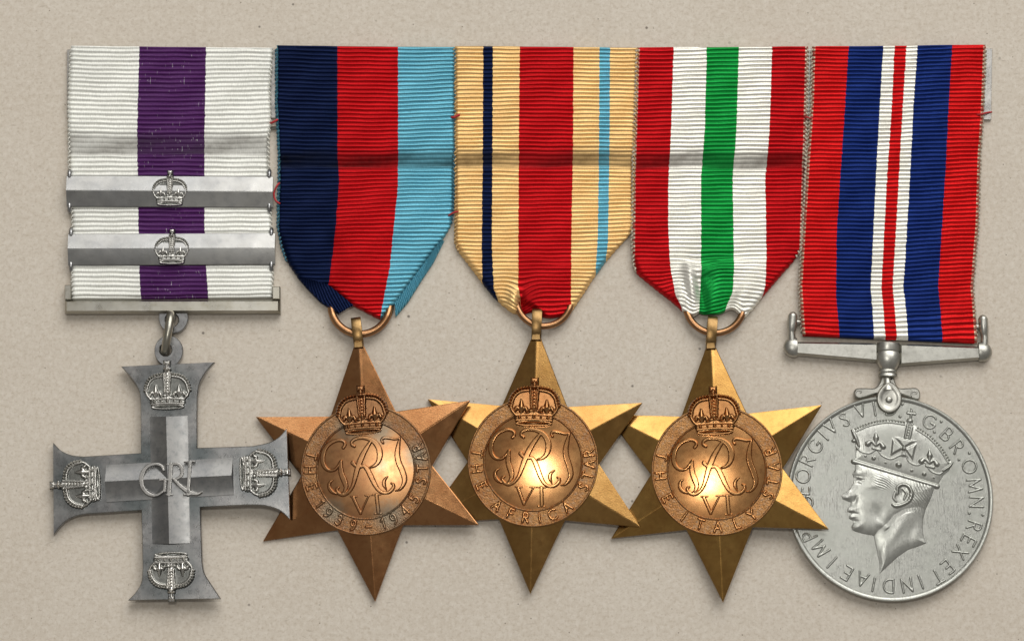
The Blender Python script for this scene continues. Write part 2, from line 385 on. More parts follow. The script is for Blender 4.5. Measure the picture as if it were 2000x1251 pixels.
# ------------------------------------------------------------------ ribbons
def interp_path(pts):
    p = np.asarray(pts, float); p = p[np.argsort(p[:, 1])]
    return lambda y: np.interp(y, p[:, 1], p[:, 0])
def lerp_ex(x, xp, fp):
    r = np.interp(x, xp, fp)
    lo = x < xp[0]; hi = x > xp[-1]
    r[lo] = fp[0]+(x[lo]-xp[0])*(fp[1]-fp[0])/(xp[1]-xp[0])
    r[hi] = fp[-1]+(x[hi]-xp[-1])*(fp[-1]-fp[-2])/(xp[-1]-xp[-2])
    return r
RIBZ = 15.0
def ribbon_sheet(name, mat, left, right, stripes, us, period, ytop, ybot, amp=3.9, dz=None, warp=None, flat=None,
                 shade_wear=None, tops=(0, 0), bots=(0, 0), parent=None, ncol=58, seed=1, drop=11.0, scallop=1.6, roll=8.0, origin=None, curl=None, botf=None):
    rng = np.random.default_rng(seed)
    L = interp_path(left); R = interp_path(right); ST = [interp_path(s) for s in stripes]
    nr = int((ybot-ytop)/period*8)+1
    ys = np.linspace(ytop, ybot, nr)
    V, UV, DARK = [], [], []
    k1 = rng.uniform(0, 6.28, 8)
    for y in ys:
        l, r = L(y), R(y)
        s = np.concatenate([[0.0], np.linspace(0, 1, ncol), [1.0]])
        x = l+(r-l)*s
        yy = np.full_like(x, y)
        t0 = np.clip((y-ytop)/70, 0, 1); t1 = np.clip((ybot-y)/40, 0, 1)
        ysh = yy+(tops[0]+(tops[1]-tops[0])*s)*(1-t0)+(bots[0]+(bots[1]-bots[0])*s+(botf(x) if botf else 0))*(1-t1)
        w = 0.9*np.sin(x/75+k1[0]+y/90)+0.4*np.sin(x/29+k1[1]+y/47)+0.3*np.sin(x/11+k1[2]-y/31)
        if warp: w = w+warp(x, yy)
        ph = (yy+w)/period
        rib = np.abs(np.sin(math.pi*ph))**0.75
        a = amp*(1+0.14*np.sin(x/17+y/13+k1[3])+0.12*np.sin(np.floor(ph)*2.7+k1[4]))
        if flat: a = a*flat(x, yy)
        z = RIBZ+a*rib-amp
        if dz: z = z+dz(x, yy)
        z = z+0.9*np.sin(x/70+k1[5])*np.sin(y/80+k1[6])
        if curl:
            ed = np.minimum(x-l, r-x); q = np.clip(ed/13.0, 0, 1); k = np.clip((y-curl)/25, 0, 1)
            z = z-k*8*(1-np.sqrt(np.clip(1-(1-q)**2, 0, 1)))
        if roll:
            q = np.clip((ybot-yy)/roll, 0, 1); z = z-9*(1-np.sqrt(np.clip(1-(1-q)**2, 0, 1)))
            q = np.clip((yy-ytop)/5, 0, 1); z = z-6*(1-np.sqrt(np.clip(1-(1-q)**2, 0, 1)))
        # loops of the weft at both edges
        sc = scallop*(rib-0.45)+rng.normal(0, 0.25)
        e = np.zeros_like(x); e[:3] = -sc[0]; e[-3:] = sc[-1]; x = x+e
        z[0] -= drop; z[-1] -= drop; z = np.maximum(z, 1.0)
        xyz = P(x, ysh, RIBZ); xyz[:, 2] = z*S
        V.append(xyz)
        xp = np.array([f(y) for f in ST])
        u = lerp_ex(x, xp, np.asarray(us, float)) if len(xp) > 1 else s
        UV.append(np.stack([np.clip(u, 0.002, 0.998), ph], 1))
        DARK.append(shade_wear(x, yy) if shade_wear else np.zeros_like(x))
    V = np.concatenate(V)
    if origin is not None: V = V-origin
    return mesh_obj(name, V, grid_faces(nr, ncol+2), mat, parent, uv=np.concatenate(UV), attr=np.concatenate(DARK))
def fold_patch(name, mat, A, B, nrib, skew, parent, origin, uA, uB, zA, zB, amp=4.2, ncol=22):
    """a turned-back corner of ribbon between the fold line A and the free edge B (lists of layout points)"""
    a = np.asarray(A, float); b = np.asarray(B, float)
    T = np.linspace(0, 1, nrib*8+1); V, UV = [], []
    ta = np.linspace(0, 1, len(a)); tb = np.linspace(0, 1, len(b))
    for t in T:
        pa = np.array([np.interp(t, ta, a[:, 0]), np.interp(t, ta, a[:, 1])])
        pb = np.array([np.interp(t, tb, b[:, 0]), np.interp(t, tb, b[:, 1])])
        s = np.linspace(0, 1, ncol)
        p = pa+(pb-pa)*s[:, None]
        ph = nrib*(t-skew*s)
        z = zA+(zB-zA)*s**1.5+amp*np.abs(np.sin(math.pi*ph))**0.75-amp
        z[-1] = min(z[-1], zB)-5
        z = np.maximum(z, 1.0)
        xyz = P(p[:, 0], p[:, 1], RIBZ); xyz[:, 2] = z*S
        V.append(xyz); UV.append(np.stack([uA+(uB-uA)*s, ph], 1))
    V = np.concatenate(V)-origin
    return mesh_obj(name, V, grid_faces(len(T), ncol), mat, parent, uv=np.concatenate(UV), attr=np.zeros(len(V)))

def band(y0, y1, soft=7, slope=0.0):
    return lambda x, y: smooth1((y-slope*(x)-y0+soft)/soft)*smooth1((y1+soft-y+slope*(x))/soft)

WHITE = (0.86, 0.86, 0.80); PURPLE = (0.072, 0.011, 0.100); NAVY = (0.006, 0.012, 0.045); RED = (0.46, 0.008, 0.011)
LBLUE = (0.14, 0.41, 0.52); SAND = (0.82, 0.54, 0.23); SCARLET = (0.55, 0.011, 0.012); GREEN = (0.010, 0.28, 0.05)
CREAM = (0.84, 0.82, 0.74); BLUE = (0.010, 0.026, 0.14)
M['rib_cross'] = ribbon_mat('white_purple_silk', [(0, WHITE), (0.3333, PURPLE), (0.6667, WHITE)], gloss=0.25, silk=0.15, fray=(0.34, 0.66))
M['rib_blue'] = ribbon_mat('navy_red_sky_silk', [(0, (0.10, 0.30, 0.40)), (0.007, NAVY), (0.3333, RED), (0.6667, LBLUE)])
M['rib_sand'] = ribbon_mat('sand_red_silk', [(0, SAND), (0.15, NAVY), (0.205, SAND), (0.355, RED), (0.645, SAND), (0.79, LBLUE), (0.85, SAND)])
M['rib_ital'] = ribbon_mat('red_white_green_silk', [(0, RED), (0.2, CREAM), (0.4, GREEN), (0.6, CREAM), (0.8, RED)], edge=(0.55, 0.47, 0.36), edge_w=0.012)
M['rib_war'] = ribbon_mat('red_blue_white_silk', [(0, SCARLET), (0.2, BLUE), (0.4, CREAM), (0.467, SCARLET), (0.533, CREAM), (0.6, BLUE), (0.8, SCARLET)], edge=(0.58, 0.48, 0.34), edge_w=0.012)

def ribbon_root(name, px, py, label):
    o = empty(name, P(px, py, 0)); tagged(o, label, 'ribbon', 'ribbons mounted side by side on the pin bar'); return o

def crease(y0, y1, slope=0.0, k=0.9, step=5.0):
    """pressed fold: ribs squeezed flat, shade painted into the colour, fading out upwards, ending more sharply below"""
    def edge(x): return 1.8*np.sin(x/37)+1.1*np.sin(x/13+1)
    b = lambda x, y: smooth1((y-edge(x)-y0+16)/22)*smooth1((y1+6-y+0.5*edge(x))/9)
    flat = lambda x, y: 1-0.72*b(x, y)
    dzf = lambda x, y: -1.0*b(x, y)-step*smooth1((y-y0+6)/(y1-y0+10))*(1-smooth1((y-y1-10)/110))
    shade_wear = lambda x, y: k*b(x, y)*(0.80+0.2*np.sin(x/31+y/9))  # strength of the shade painted along the crease
    return flat, dzf, shade_wear

# white and purple ribbon of the cross, in one length behind the clasps
root = ribbon_root('medal_ribbon', 335, 340, 'white ribbon with a purple centre stripe, silver cross hanging from it')
fl, dzf, crease_shade = crease(268, 300, 0.0, 0.75, 5.0)
L = [(139, 87), (134, 200), (136, 330), (142, 420), (141, 520), (141, 584)]
R = [(531, 87), (525, 170), (527, 235), (523, 270), (523, 320), (528, 440), (531, 520), (530, 584)]
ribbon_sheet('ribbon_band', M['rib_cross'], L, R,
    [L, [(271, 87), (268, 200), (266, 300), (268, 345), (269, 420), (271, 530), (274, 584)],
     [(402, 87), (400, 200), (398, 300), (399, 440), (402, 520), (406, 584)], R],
    [0, 0.3333, 0.6667, 1], 9.0, 87, 584, amp=3.9, flat=fl, dz=dzf, shade_wear=crease_shade, tops=(1, 5), bots=(0, -3),
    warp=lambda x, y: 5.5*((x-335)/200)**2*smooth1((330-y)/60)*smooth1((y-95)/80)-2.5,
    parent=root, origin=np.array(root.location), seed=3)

# navy, red and sky-blue ribbon of the first star
root = ribbon_root('medal_ribbon', 713, 340, 'dark blue, red and light blue ribbon of three equal stripes')
og = np.array(root.location)
fl, dzf, crease_shade = crease(302, 325, 0.0, 0.95, 7.0)
def w1(x, y): return -6*smooth1((y-480)/110)*np.sin((x-560)/300*math.pi)+3*smooth1((330-y)/40)*((x-713)/170)**2+5*smooth1((y-330)/50)*smooth1((470-y)/90)*np.sin((x-713)/110)
def d1(x, y): return dzf(x, y)+3*smooth1((y-500)/35)+5*smooth1((y-440)/120)*gauss(x, y, 715, 560, 70, 80)+1.5*gauss(x, y, 590, 400, 60, 25, 0.3)-2*gauss(x, y, 640, 470, 20, 60, -0.3)
ribbon_sheet('ribbon_band', M['rib_blue'],
    [(541, 87), (540, 200), (545, 300), (545, 345), (543, 440), (550, 480), (562, 512), (584, 545), (597, 556), (641, 557.5), (687, 595), (740, 622)],
    [(887, 87), (886, 300), (884, 400), (879, 442), (862, 470), (836, 504), (803, 549), (771, 592), (744, 622)],
    [[(541, 87), (540, 200), (545, 300), (543, 440), (536, 500), (526, 622)],
     [(658, 87), (658, 300), (661, 350), (655, 440), (648, 500), (641, 560), (632, 622)],
     [(777, 87), (777, 300), (776, 370), (768, 450), (760, 530), (748, 590), (742, 622)],
     [(887, 87), (886, 300), (884, 400), (879, 450), (870, 530), (850, 622)]],
    [0, 0.3333, 0.6667, 1], 8.0, 87, 622, flat=fl, dz=d1, shade_wear=crease_shade, warp=w1, tops=(0, 3), curl=455, parent=root, origin=og, seed=5)
fold_patch('turned_corner', M['rib_blue'], [(612, 548), (641, 556), (691, 597)], [(582, 543), (598, 562), (625, 590), (661, 613)], 10, 0.7, root, og, 0.30, 0.05, 25, 17, amp=6)
fold_patch('turned_edge', M['rib_blue'], [(858, 472), (836, 503), (771, 590)], [(868, 468), (846, 512), (824, 545), (797, 588), (772, 618)], 18, 0.12, root, og, 0.80, 0.985, 15, 10, ncol=14, amp=7)

# sand ribbon with red centre, navy and sky-blue lines
root = ribbon_root('medal_ribbon', 1064, 340, 'sand-coloured ribbon with a wide red centre and thin navy and pale blue lines')
og = np.array(root.location)
fl, dzf, crease_shade = crease(299, 324, 0.0, 0.80, 7.0)
def w2(x, y):
    q = gauss(x, y, 1006, 588, 26, 34)
    return 3*smooth1((y-330)/60)*smooth1((520-y)/80)*np.sin((x-1064)/130)-20*q*((x-985)/28)+3.5*smooth1((y-500)/80)*np.cos((x-1064)/70)
def d2(x, y):
    fold = ((y-585)-(x-1015)*0.52)/6.0
    cut = np.where((x > 1012) & (x < 1125), 6*smooth1(fold/2+0.5)*smooth1((x-1008)/10), 0)
    return dzf(x, y)+3*smooth1((y-500)/35)+5*gauss(x, y, 1064, 555, 60, 50)+8*gauss(x, y, 1003, 586, 11, 20)-7*gauss(x, y, 1018, 592, 6, 16)-cut*1.4+3*gauss(x, y, 1090, 520, 40, 10, 0.3)
ribbon_sheet('ribbon_band', M['rib_sand'],
    [(889, 87), (890, 300), (891, 430), (890, 470), (897, 492), (920, 522), (945, 555), (965, 580), (990, 602), (1002, 610), (1012, 612)],
    [(1245, 87), (1237, 300), (1234, 440), (1228, 460), (1205, 484), (1180, 513), (1155, 548), (1140, 572), (1118, 604), (1112, 612)],
    [[(889, 87), (890, 300), (891, 430), (888, 480), (888, 612)], [(943, 87), (942, 300), (940, 480), (941, 550), (952, 612)], [(962, 87), (961, 300), (960, 480), (964, 565), (982, 612)],
     [(1015, 87), (1013, 300), (1012, 560), (1020, 612)], [(1119, 87), (1118, 300), (1115, 450), (1114, 612)],
     [(1170, 87), (1169, 300), (1167, 450), (1162, 545), (1158, 612)], [(1191, 87), (1190, 300), (1187, 470), (1181, 530), (1178, 612)], [(1245, 87), (1237, 300), (1234, 440), (1230, 612)]],
    [0, 0.15, 0.205, 0.355, 0.645, 0.79, 0.85, 1], 8.0, 87, 612, flat=fl, dz=d2, shade_wear=crease_shade, warp=w2, tops=(1, 4), curl=470, botf=lambda x: 8*gauss(x, 0, 1075, 0, 28, 1)-5*gauss(x, 0, 1040, 0, 12, 1), parent=root, origin=og, seed=7)

# red, white and green ribbon
root = ribbon_root('medal_ribbon', 1408, 340, 'red and white ribbon with a green centre stripe')
og = np.array(root.location)
fl, dzf, crease_shade = crease(301, 326, 0.0, 0.80, 7.0)
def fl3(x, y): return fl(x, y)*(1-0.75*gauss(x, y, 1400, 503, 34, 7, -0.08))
def dark3(x, y): return np.maximum(crease_shade(x, y), 0.35*gauss(x, y, 1345, 522, 20, 8, -0.5))
def w3(x, y):
    k = smooth1((y-495)/60)
    return -20*gauss(x, y, 1362, 562, 26, 40)+15*k*gauss(x, y, 1330, 575, 26, 60)+9*k*np.sin((x-1330)/55)*smooth1((x-1300)/40)+2*np.sin((x-1408)/90)
def d3(x, y):
    return dzf(x, y)+5*smooth1((y-500)/35)+8*gauss(x, y, 1400, 524, 60, 14, -0.06)-4*gauss(x, y, 1395, 500, 60, 8, -0.06)+11*gauss(x, y, 1350, 560, 9, 42, -0.15)-5*gauss(x, y, 1370, 572, 7, 34, -0.25)+7*gauss(x, y, 1392, 575, 16, 40, 0.2)-5*gauss(x, y, 1425, 600, 14, 22, 0.8)+6*gauss(x, y, 1445, 585, 14, 40, 0.6)+5*gauss(x, y, 1330, 590, 12, 26)
ribbon_sheet('ribbon_band', M['rib_ital'],
    [(1245, 87), (1238, 300), (1235, 480), (1238, 515), (1245, 534), (1283, 565), (1313, 588), (1333, 606), (1345, 614)],
    [(1578, 87), (1572, 350), (1566, 480), (1551, 508), (1520, 543), (1490, 578), (1470, 604), (1458, 614)],
    [[(1245, 87), (1238, 300), (1235, 500), (1245, 614)], [(1315, 87), (1310, 250), (1305, 350), (1304, 440), (1308, 520), (1318, 575), (1336, 614)],
     [(1380, 87), (1376, 250), (1369, 350), (1369, 480), (1368, 550), (1364, 614)], [(1443, 87), (1438, 250), (1431, 350), (1433, 520), (1430, 570), (1415, 614)],
     [(1508, 87), (1503, 250), (1495, 350), (1497, 500), (1494, 560), (1478, 614)], [(1578, 87), (1572, 350), (1566, 490), (1555, 614)]],
    [0, 0.2, 0.4, 0.6, 0.8, 1], 8.2, 89, 614, flat=fl3, dz=d3, shade_wear=dark3, warp=w3, tops=(2, 0), curl=495, botf=lambda x: 5*gauss(x, 0, 1350, 0, 10, 1)-10*gauss(x, 0, 1428, 0, 16, 1)+7*gauss(x, 0, 1450, 0, 9, 1)-3*gauss(x, 0, 1366, 0, 5, 1), parent=root, origin=og, seed=9)

# red, blue and white ribbon of the round medal
root = ribbon_root('medal_ribbon', 1745, 340, 'scarlet and dark blue ribbon with white and red lines down its centre')
og = np.array(root.location)
L = [(1588, 84), (1585, 200), (1578, 300), (1570, 430), (1562, 560), (1565, 620), (1568, 656)]
R = [(1925, 84), (1920, 220), (1914, 300), (1910, 440), (1900, 560), (1904, 620), (1908, 656)]
ribbon_sheet('ribbon_band', M['rib_war'], L, R,
    [L, [(1657, 84), (1650, 200), (1641, 330), (1633, 450), (1632, 580), (1638, 656)], [(1725, 84), (1718, 200), (1710, 340), (1700, 560), (1706, 656)],
     [(1747, 84), (1742, 200), (1732, 340), (1721, 560), (1728, 656)], [(1770, 84), (1763, 200), (1755, 340), (1743, 560), (1750, 656)],
     [(1792, 84), (1784, 200), (1777, 340), (1764, 560), (1773, 656)], [(1860, 84), (1853, 200), (1846, 340), (1832, 560), (1840, 656)], R],
    [0, 0.2, 0.4, 0.467, 0.533, 0.6, 0.8, 1], 8.15, 84, 656, dz=lambda x, y: 7*smooth1((y-560)/60)+3*np.sin((y-84)/180),
    warp=lambda x, y: 4*np.sin((x-1745)/120)*smooth1((y-100)/200)-2*np.cos((x-1745)/60), tops=(5, 2), bots=(0, 15), parent=root, origin=og, seed=11)

# selvedge: the weft yarn looping round each ribbon edge
def yarn_mat(name, col):
    m, nt, b = new_mat(name)
    tc = node(nt, 'ShaderNodeTexCoord').outputs['Object']
    nt.links.new(ramp(nt, noise(nt, tc, 3000, 2), [(0.3, tuple(q*0.7 for q in col)), (0.7, col)]), b.inputs['Base Color'])
    b.inputs['Roughness'].default_value = 0.7; return m
Y_PALE = yarn_mat('pale_yarn', (0.62, 0.54, 0.43)); Y_TEAL = yarn_mat('teal_yarn', (0.06, 0.19, 0.26)); Y_SAND = yarn_mat('sand_yarn', (0.66, 0.43, 0.18)); Y_WHITE = yarn_mat('white_yarn', (0.74, 0.72, 0.64))
def selvedge(parent, pts, period, mat, sgn, seed, r=1.5):
    rng = np.random.default_rng(seed); og = np.array(parent.location)
    f = interp_path(pts); p = np.asarray(pts, float); y0, y1 = p[:, 1].min()+4, p[:, 1].max()-2
    ys = np.arange(y0, y1, period/6); ph = ys/period*2*math.pi
    jit = np.interp(ys, np.arange(y0, y1+period, period), rng.normal(0, 0.7, len(np.arange(y0, y1+period, period))))
    x = f(ys)+sgn*(0.6+1.7*np.sin(ph))+jit*0.6; z = RIBZ-3.5+2.8*np.cos(ph)+0.6*jit
    q = P(x, ys+jit*0.8, RIBZ)/S; q[:, 2] = z
    v, fc = tube(q, r, 6); mesh_obj('selvedge', v*S-og, fc, mat, parent)
rb = {o['label'].split()[0]: o for o in bpy.data.objects if o.get('category') == 'ribbon'}
selvedge(rb['white'], [(138, 90), (133.5, 200), (135.5, 330), (141.5, 420), (140.5, 520), (140.5, 578)], 9.0, Y_WHITE, -1, 1)
selvedge(rb['white'], [(531, 92), (525.5, 170), (527.5, 235), (523.5, 270), (523.5, 320), (528.5, 440), (531.5, 520), (531, 576)], 9.0, Y_WHITE, 1, 2)
selvedge(rb['dark'], [(540, 90), (539.5, 200), (544.5, 300), (544.5, 345), (542.5, 440), (549.5, 480), (561, 512)], 8.0, Y_TEAL, -1, 3)
selvedge(rb['dark'], [(887.5, 93), (886.5, 300), (884.5, 400), (880, 440)], 8.0, Y_TEAL, 1, 4)
selvedge(rb['sand-coloured'], [(888.5, 92), (889.5, 300), (890.5, 430), (889.5, 470), (896, 492)], 8.0, Y_SAND, -1, 5)
selvedge(rb['sand-coloured'], [(1245.5, 94), (1237.5, 300), (1234.5, 440), (1229, 458)], 8.0, Y_SAND, 1, 6)
selvedge(rb['red'], [(1244, 94), (1237.5, 300), (1234.5, 480), (1237.5, 515), (1244, 532)], 8.2, Y_PALE, -1, 7, 1.8)
selvedge(rb['red'], [(1578.5, 92), (1572.5, 350), (1567, 478), (1553, 505)], 8.2, Y_PALE, 1, 8, 1.8)
selvedge(rb['scarlet'], [(1587, 92), (1584.5, 200), (1577.5, 300), (1569.5, 430), (1561.5, 560), (1564.5, 620), (1567, 650)], 8.15, Y_PALE, -1, 9, 1.8)
selvedge(rb['scarlet'], [(1925.5, 90), (1920.5, 220), (1914.5, 300), (1910.5, 440), (1900.5, 560), (1904.5, 620), (1908, 662)], 8.15, Y_PALE, 1, 10, 1.6)

# ------------------------------------------------------------------ struck lettering (stroke alphabet)
def arc(cx, cy, rx, ry, a0, a1, n=12):
    return [(cx+rx*math.cos(math.radians(a)), cy+ry*math.sin(math.radians(a))) for a in np.linspace(a0, a1, n)]
FONT = {
 'A': [[(0, 0), (.36, 1), (.72, 0)], [(.12, .33), (.60, .33)]],
 'B': [[(0, 0), (0, 1)], [(0, 1)]+arc(.24, .76, .22, .24, 90, -90)+[(0, .52)], [(0, .52)]+arc(.27, .26, .27, .26, 90, -90)+[(0, 0)]],
 'C': [arc(.46, .5, .46, .5, 50, 310, 18)],
 'D': [[(0, 0), (0, 1)]+arc(.22, .5, .48, .5, 90, -90, 16)+[(0, 0)]],
 'E': [[(.48, 1), (0, 1), (0, 0), (.5, 0)], [(0, .52), (.40, .52)]],
 'F': [[(.48, 1), (0, 1), (0, 0)], [(0, .52), (.40, .52)]],
 'G': [arc(.46, .5, .46, .5, 50, 340, 18)+[(.90, .44), (.58, .44)]],
 'H': [[(0, 0), (0, 1)], [(.66, 0), (.66, 1)], [(0, .5), (.66, .5)]],
 'I': [[(.04, 0), (.04, 1)]],
 'L': [[(0, 1), (0, 0), (.46, 0)]],
 'M': [[(0, 0), (.10, 1), (.45, .12), (.80, 1), (.90, 0)]],
 'N': [[(0, 0), (0, 1), (.68, 0), (.68, 1)]],
 'O': [arc(.48, .5, .48, .5, 0, 360, 24)],
 'P': [[(0, 0), (0, 1)], [(0, 1)]+arc(.24, .74, .24, .26, 90, -90)+[(0, .48)]],
 'R': [[(0, 0), (0, 1)], [(0, 1)]+arc(.24, .75, .24, .25, 90, -90)+[(0, .5)], [(.2, .5), (.56, 0)]],
 'S': [curve_pts([(.46, .86), (.30, .99), (.10, .92), (.06, .74), (.24, .56), (.44, .36), (.44, .14), (.24, .0), (.02, .12)], 5).tolist()],
 'T': [[(0, 1), (.66, 1)], [(.33, 1), (.33, 0)]],
 'V': [[(0, 1), (.36, 0), (.72, 1)]],
 'X': [[(0, 0), (.62, 1)], [(0, 1), (.62, 0)]],
 'Y': [[(0, 1), (.34, .5), (.68, 1)], [(.34, .5), (.34, 0)]],
 '1': [[(0, .80), (.22, 1), (.22, 0)]],
 '3': [curve_pts([(.04, .9), (.26, 1), (.44, .80), (.36, .56), (.18, .54)], 5).tolist(), curve_pts([(.18, .54), (.42, .46), (.46, .22), (.26, 0), (.02, .10)], 5).tolist()],
 '4': [[(.42, 0), (.42, 1), (0, .30), (.60, .30)]],
 '5': [[(.46, 1), (.10, 1), (.06, .55)], curve_pts([(.06, .55), (.30, .62), (.48, .40), (.40, .08), (.18, 0), (.0, .08)], 5).tolist()],
 '9': [arc(.26, .70, .24, .29, 0, 360, 16), curve_pts([(.50, .70), (.48, .40), (.36, .12), (.14, .0)], 5).tolist()],
 '-': [[(0, .45), (.55, .45)]],
 '.': [[(0, .5), (.001, .5)]],
}
def glyph(ch, h, r, hs=0.62, step=None, serif=False):
    """raised letter of cap height h (u) with stroke half-width r, centred on its own box"""
    st = FONT[ch]; allp = np.array([p for s in st for p in s])
    w = allp[:, 0].max(); cx = w/2
    chains = [[((x-cx)*h, (y-0.5)*h, r) for x, y in s] for s in st]
    step = step or r*0.42
    X0, X1 = -cx*h-2*r, cx*h+2*r
    return relief([lambda X, Y, c=c: seg_val(X, Y, c, hs) for c in chains], X0, X1, -0.5*h-2*r, 0.5*h+2*r, step, low=-0.35)
def put_letter(ch, x, y, ang, h, r, z, mat, parent, hs=0.62, zf=None):
    v, f = glyph(ch, h, r, hs)
    c, s = math.cos(ang), math.sin(ang)
    q = np.stack([x+v[:, 0]*c-v[:, 1]*s, y+v[:, 0]*s+v[:, 1]*c, v[:, 2]+z], 1)
    if zf: q[:, 2] += zf(q[:, 0], q[:, 1])
    return mesh_obj('letter', q*S, f, mat, parent)

# ------------------------------------------------------------------ crown ornament
def crown_field(U, monde=0.0, step=0.75):
    """royal crown in relief; U = half width (u), origin at the middle of the bottom rim"""
    def sc(c): return [(x*U, (y+(monde if y > 1.52 else 0))*U, r*U) for x, y, r in c]
    vals = []
    cap = lambda c, hs, add=0.0, top=None: vals.append(lambda X, Y, c=sc(c), hs=hs, add=add, top=top: np.where((v := seg_val(X, Y, c, hs, top)) > -8, v+add*U*(v > -0.5), v))
    ell = lambda cx, cy, rx, ry, h: vals.append(lambda X, Y: ell_val(X, Y, cx*U, (cy+(monde if cy > 1.52 else 0))*U, rx*U, ry*U, h*U))
    body = [(-.70, .03), (-.74, .36), (-.97, .76), (-.86, 1.12), (-.58, 1.40), (-.12, 1.50), (.12, 1.50), (.58, 1.40), (.86, 1.12), (.97, .76), (.74, .36), (.70, .03), (0, -.05)]
    vals.append(lambda X, Y: poly_val(X, Y, [(x*U, y*U) for x, y in body], 0.07*U, 0.10*U))
    for s in (-1, 1):
        # velvet lobes
        # arch: smooth rib inside, string of pearls outside
        ar = curve_pts([(s*.90, .70, .05), (s*.80, 1.05, .05), (s*.56, 1.28, .05), (s*.14, 1.36, .05)], 8)
        cap(ar, .9, .10)
        pe = curve_pts([(s*.98, .74, .06), (s*.90, 1.10, .06), (s*.63, 1.38, .06), (s*.18, 1.48, .06)], 20)
        dd = np.r_[0, np.cumsum(np.hypot(*np.diff(pe[:, :2], axis=0).T))]
        for t in np.linspace(0, dd[-1], 11):
            ell(np.interp(t, dd, pe[:, 0]), np.interp(t, dd, pe[:, 1]), .078, .078, .24)
        # fleur-de-lis
        cap([(s*.50, .44, .06), (s*.50, .66, .12), (s*.50, .96, .025)], 1.0, .10)
        cap(curve_pts([(s*.50, .50, .05), (s*.36, .66, .06), (s*.28, .54, .07)], 6), 1.0, .10)
        cap(curve_pts([(s*.50, .50, .05), (s*.66, .66, .06), (s*.73, .56, .07)], 6), 1.0, .10)
        # scalloped upper edge of the band
        cap(curve_pts([(s*.88, .52, .04), (s*.70, .40, .04), (s*.52, .42, .04), (s*.26, .40, .04), (s*.02, .46, .04)], 6), 1.0, .09)
        cap([(s*.92, .66, .05), (s*.86, .52, .05), (s*.74, .38, .05)], 1.0, .10)
    # middle arch with its pearls
    cap([(-.10, .66, .045), (-.15, 1.46, .045)], 1.0, .17); cap([(.10, .66, .045), (.15, 1.46, .045)], 1.0, .17)
    cap([(0, .66, .12), (0, 1.50, .16)], .5, .08)
    for k in range(6): ell(0, .76+.125*k, .055, .055, .24)
    # cross pattee
    ell(0, .53, .075, .075, .24)
    for a in (0, 90, 180, 270):
        ca, sa = math.cos(math.radians(a)), math.sin(math.radians(a))
        cap([(0, .53, .03), (.13*ca, .53+.13*sa, .075)], .9, .08)
    # orb and cross on top
    ell(0, 1.64, .19, .15, .36); cap([(-.13, 1.66, .035), (.13, 1.66, .035)], .9, .22)
    cap([(0, 1.74, .07), (0, 1.96, .07)], .9, .12)
    vals.append(lambda X, Y: poly_val(X, Y, [(x*U, (y+monde)*U) for x, y in ((-.14, 1.77), (-.05, 1.82), (.05, 1.82), (.14, 1.77), (.15, 2.04), (.06, 2.02), (-.06, 2.02), (-.15, 2.04))], .20*U, .07*U))
    ell(0, 1.90+0, .05, .05, .26)
    # band
    bow = lambda x: .035*(1-(x/.72)**2)
    line = lambda y, r, hw: [(x, y+bow(x), r) for x in np.linspace(-hw, hw, 9)]
    cap(line(.345, .035, .71), 1.0, .12); cap(line(.14, .04, .70), 1.0, .14)
    cap([(x, .24+bow(x), .11) for x in np.linspace(-.66, .66, 7)], .55, .04)
    for k, x in enumerate((-.56, -.28, 0, .28, .56)):
        ell(x, .24+bow(x), .095 if k % 2 == 0 else .05, .05, .20)
    t = np.linspace(0, 2*math.pi, 28)
    cap([(.68*math.cos(a), .03+.085*math.sin(a), .038) for a in t], 1.1, .10)
    return relief(vals, -1.15*U, 1.15*U, -.2*U, (2.2+monde)*U, step, low=-0.8)

def tone(v, U): return np.clip(v[:, 2]/(0.26*U), 0, 1)

# ------------------------------------------------------------------ pin bar behind the ribbons
bar_root = empty('brooch_bar', P(1034, 160, 0))
o3 = np.array(bar_root.location)
def plan(pts, z):  # layout points on level z -> plan u, centred on the sheet
    return P(np.array(pts)[:, 0], np.array(pts)[:, 1], z)[:, :2]/S
v, f = prism(plan([(131, 230), (1936, 234), (1938, 95), (131, 97)], 6), 0.3, 7, 1.0)
mesh_obj('plate', v*S-o3, f, M['silver_bright'], bar_root, autosmooth=30)
pin = [P(1900, 165, 3), P(300, 165, 3)]
v, f = tube([np.array(p)/S for p in (P(1890, 250, 5), P(250, 250, 5))], 3.2, 10)
mesh_obj('pin', v*S-o3, f, M['silver_bright'], bar_root)
tagged(bar_root, 'thin silver metal bar showing past the ribbon ends', 'brooch bar')

